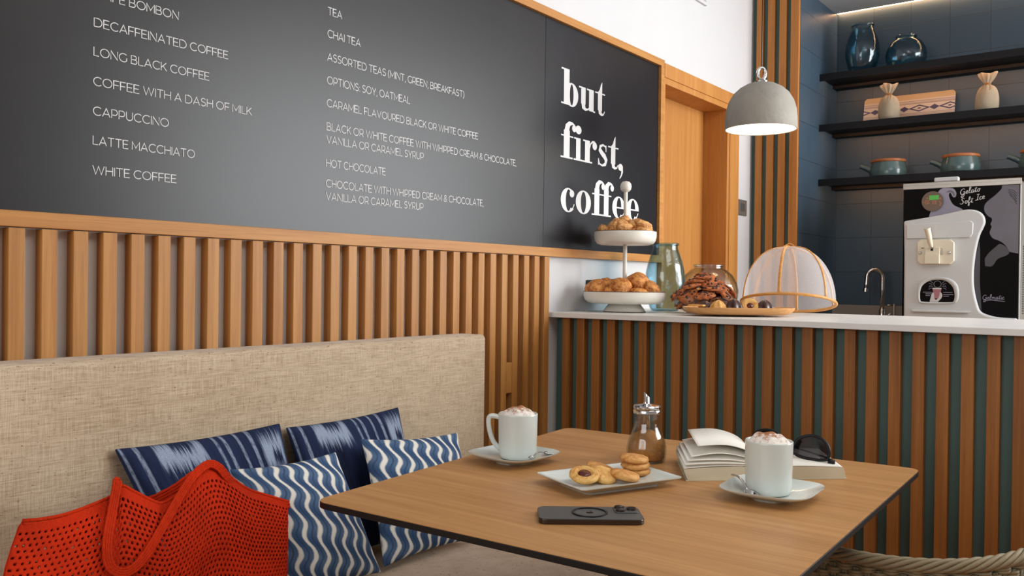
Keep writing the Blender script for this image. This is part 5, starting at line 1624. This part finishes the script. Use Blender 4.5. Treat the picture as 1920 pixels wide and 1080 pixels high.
def star(p):
    out = []
    for k in range(n):
        a = 2 * PI * k / n; best = None
        for (x0, y0), (x1, y1) in zip(p, p[1:] + p[:1]):
            dx, dy = math.cos(a), math.sin(a)
            ex, ey = x1 - x0, y1 - y0
            det = dx * -ey + ex * dy
            if abs(det) < 1e-12: continue
            t = ((x0 - cen[0]) * -ey + ex * (y0 - cen[1])) / det
            s_ = (dx * (y0 - cen[1]) - dy * (x0 - cen[0])) / det
            if t > 0 and -1e-6 <= s_ <= 1 + 1e-6: best = t if best is None else min(best, t)
        out.append((cen[0] + best * math.cos(a), cen[1] + best * math.sin(a)))
    return out
A_, B_ = star(RC), star(LBL)
for j, (pl, h) in enumerate(((A_, .0262), ([(a * .75 + c * .25, b * .75 + d * .25) for (a, b), (c, d) in zip(A_, B_)], .0325), ([(a * .2 + c * .8, b * .2 + d * .8) for (a, b), (c, d) in zip(A_, B_)], .0300), (B_, .0268))):
    rr_.v += [fx(a, b, h) for a, b in pl]
for j in range(3):
    for k in range(n): rr_.f.append((j * n + k, j * n + (k + 1) % n, (j + 1) * n + (k + 1) % n, (j + 1) * n + k))
rr_.build('label_surround', 'gel_white', gm, smooth=True)
flat('cup_label', B_, 'gel_black', .0266)
lab_ = MB()
fl = lambda a, b, h: (a, MY - .0272 - h, b)
ribbon(lab_, arc(-.829, 1.127, .0150, .0150, 0, 360, 28), .0020, fl, .0002)
for s_ in (-1, 1):
    for q, (a0, b0, a1, b1) in enumerate(((.019, 1.131, .030, 1.139), (.022, 1.124, .036, 1.131), (.019, 1.116, .029, 1.117), (.024, 1.110, .036, 1.103), (.030, 1.121, .035, 1.112))):
        ribbon(lab_, [(-.829 + s_ * a0, b0), (-.829 + s_ * (a0 + a1) / 2, (b0 + b1) / 2 + .002), (-.829 + s_ * a1, b1)], .0016, fl, .0002)
for a0, a1, b in ((-.8885, -.8555, 1.0905), (-.8775, -.8565, 1.0830), (-.8770, -.8590, 1.0755), (-.8045, -.7690, 1.0905), (-.8045, -.7665, 1.0815), (-.8045, -.7840, 1.0738)):
    x_ = a0
    while x_ < a1:
        ribbon(lab_, [(x_, b), (x_ + .0035, b)], .0030, fl, .0002); x_ += .0046
lab_.build('label_lines', 'gel_lilac', gm)
flat('cup_print', [(-.849, 1.1072), (-.8131, 1.1076), (-.818, 1.0631), (-.8425, 1.0626)], 'pink', .0272)
flat('cup_rim_print', rrect(.0190, .0030, .0028, 3) and [(a - .831, b + 1.1075) for a, b in rrect(.0190, .0030, .0028, 3)], 'letter', .0276)
flat('hand_print', curve2([(-.8605, 1.0475), (-.856, 1.068), (-.8525, 1.083), (-.8465, 1.090), (-.8425, 1.082), (-.8405, 1.062), (-.832, 1.058), (-.822, 1.072), (-.8185, 1.0905), (-.812, 1.088), (-.8085, 1.0775), (-.812, 1.065), (-.8195, 1.0559), (-.827, 1.0475)], 4), 'letter', .0277)

# dispensing head
mbw = MB(); mbw.prism([(-.9122, 1.3150), (-.899, 1.328), (-.777, 1.3257), (-.7615, 1.313), (-.7607, 1.2301), (-.7755, 1.2160), (-.8975, 1.2164), (-.9111, 1.2310)], .024, .046, fx)
hp_ = mbw.build('dispensing_head', 'gel_cream', gm, bevel=.003, seg=3)
mbw = MB(); mbw.prism([(-.8782, 1.2179), (-.8169, 1.2179), (-.8169, 1.2612), (-.8782, 1.2612)], .046, .062, fx); mbw.prism([(-.8786, 1.2606), (-.8175, 1.2606), (-.8175, 1.2917), (-.8786, 1.2917)], .046, .054, fx)
mbw.build('valve_block', 'gel_cream', gm, bevel=.002)
for cx in (-.8989, -.7795):
    kb = MB().lathe([(.0068, 0), (.0068, .006), (.005, .009), (0, .009)], 18)
    kk = kb.build('fixing_knob', 'brushed', gm, smooth=True, angle=.5)
    for v in kk.data.vertices: v.co += gm.location
    kk.location = Vector((cx, MY - .0455, 1.268)) - gm.location; kk.rotation_euler = (PI / 2, 0, 0)
sl_ = MB()
ribbon(sl_, [(-.8935, 1.2895), (-.8845, 1.2890)], .0035, lambda a, b, h: (a, MY - .0464 - h, b), .0002)
ribbon(sl_, [(-.8165, 1.2885), (-.809, 1.285), (-.807, 1.270), (-.8075, 1.259), (-.8120, 1.2575), (-.8125, 1.272), (-.8140, 1.281)], .0012, lambda a, b, h: (a, MY - .0464 - h, b), .0002)
flat('lever_slot', [(-.8545, 1.2760), (-.8440, 1.2760), (-.8440, 1.2915), (-.8545, 1.2915)], 'black', .0541)
sl_.build('head_marks', 'darkgrey', gm)
MB().tube([fx(-.8490, 1.283, .050), fx(-.8500, 1.299, .066)], .0045, 10).build('lever_pin', 'steel', gm, smooth=True)
MB().tube([fx(-.8500, 1.297, .064), fx(-.8530, 1.312, .070), fx(-.8585, 1.350, .082), fx(-.8630, 1.375, .089)], [.0085, .0105, .0125, .0135], 18).build('lever_handle', 'gel_cream', gm, smooth=True, angle=.7)

# script lettering on the panel
def script(name, strokes, mat, h, fr=None, parent=gm):
    fr = fr or (lambda a, b, hh: (a, MY - hh, b))
    mb = MB()
    for q, (pts, wd) in enumerate(strokes):
        p = curve2(pts, 5); m_ = len(p)
        ribbon(mb, p, [wd * (.55 + .45 * math.sin(PI * i / max(1, m_ - 1))) for i in range(m_)], fr, h + .00004 * q, square=False)
    return mb.build(name, mat, parent)
def words_at(txt, x, z, sz, slope, wd):
    """joined brush-script letters as centre-line strokes"""
    S = {'G': (.95, [[(.85, .78), (.62, 1.0), (.30, .85), (.10, .45), (.22, .05), (.52, .0), (.78, .25), (.80, .45), (.55, .42)], [(.78, .40), (.72, -.2), (.45, -.55), (.22, -.42), (.50, -.12), (.95, .12)]]),
         'e': (.50, [[(-.05, .12), (.20, .22), (.40, .38), (.30, .52), (.12, .42), (.08, .15), (.22, .0), (.48, .12)]]),
         'l': (.38, [[(-.05, .10), (.22, .50), (.38, 1.0), (.28, 1.12), (.15, .85), (.10, .25), (.18, .0), (.38, .12)]]),
         'a': (.58, [[(.42, .45), (.22, .52), (.06, .25), (.14, .0), (.32, .12), (.44, .48), (.42, .10), (.48, .0), (.60, .12)]]),
         't': (.44, [[(-.05, .12), (.20, .50), (.32, 1.0), (.22, .45), (.16, .10), (.24, .0), (.44, .12)], [(.05, .66), (.45, .72)]]),
         'o': (.52, [[(.30, .50), (.10, .38), (.08, .08), (.26, .0), (.42, .22), (.34, .48), (.58, .40)]]),
         'S': (.80, [[(.75, .85), (.58, 1.02), (.34, .88), (.40, .60), (.58, .35), (.48, .05), (.20, -.05), (.02, .12)]]),
         'f': (.46, [[(-.05, .12), (.22, .50), (.40, 1.0), (.30, 1.12), (.20, .80), (.14, .0), (.08, -.45), (.22, -.40), (.26, .02), (.46, .14)]]),
         'I': (.62, [[(.20, .98), (.45, 1.0), (.68, .98)], [(.45, 1.0), (.32, .0)], [(-.05, -.06), (.18, .0), (.50, .02)]]),
         'c': (.44, [[(.38, .42), (.24, .52), (.08, .30), (.10, .05), (.24, .0), (.44, .14)]]),
         'm': (.80, [[(.0, .45), (.10, .5), (.10, .0), (.16, .35), (.30, .5), (.36, .35), (.36, .0), (.42, .35), (.58, .5), (.64, .3), (.64, .0), (.82, .12)]]),
         'i': (.30, [[(.02, .2), (.14, .5), (.10, .1), (.18, .0), (.32, .12)], [(.18, .74), (.20, .80)]])}
    out = []
    for ch in txt:
        if ch == ' ': x += .45 * sz; z += slope * .45 * sz; continue
        wdt, st = S[ch]
        for s_ in st: out.append(([(x + a * sz, z + b * sz + slope * a * sz) for a, b in s_], wd))
        x += wdt * sz; z += slope * wdt * sz
    return out
script('script_lettering', words_at('Gelato', -.7485, 1.5260, .0240, .16, .0030), 'letter', .0010)
script('script_lettering', words_at('Soft', -.7480, 1.4850, .0240, .10, .0030), 'letter', .0010)
script('script_lettering', words_at('Ice', -.6860, 1.4990, .0240, .16, .0030), 'letter', .0010)
script('maker_logo', words_at('Gelmatic', -.6530, 1.0620, .0195, .03, .0022) + [([(-.643, 1.0555), (-.620, 1.0605), (-.590, 1.0575), (-.566, 1.0550)], .0030)], 'gel_lilac', .0010)
ls_ = MB()
for k in range(5): ribbon(ls_, [(-.560 + .0015 * k, 1.540 - .006 * k), (-.540 + .001 * k, 1.535 - .010 * k), (-.527, 1.522 - .012 * k)], .0016, lambda a, b, h: (a, MY - h, b), .0008)
ls_.build('eyelash_print', 'gel_black', gm)
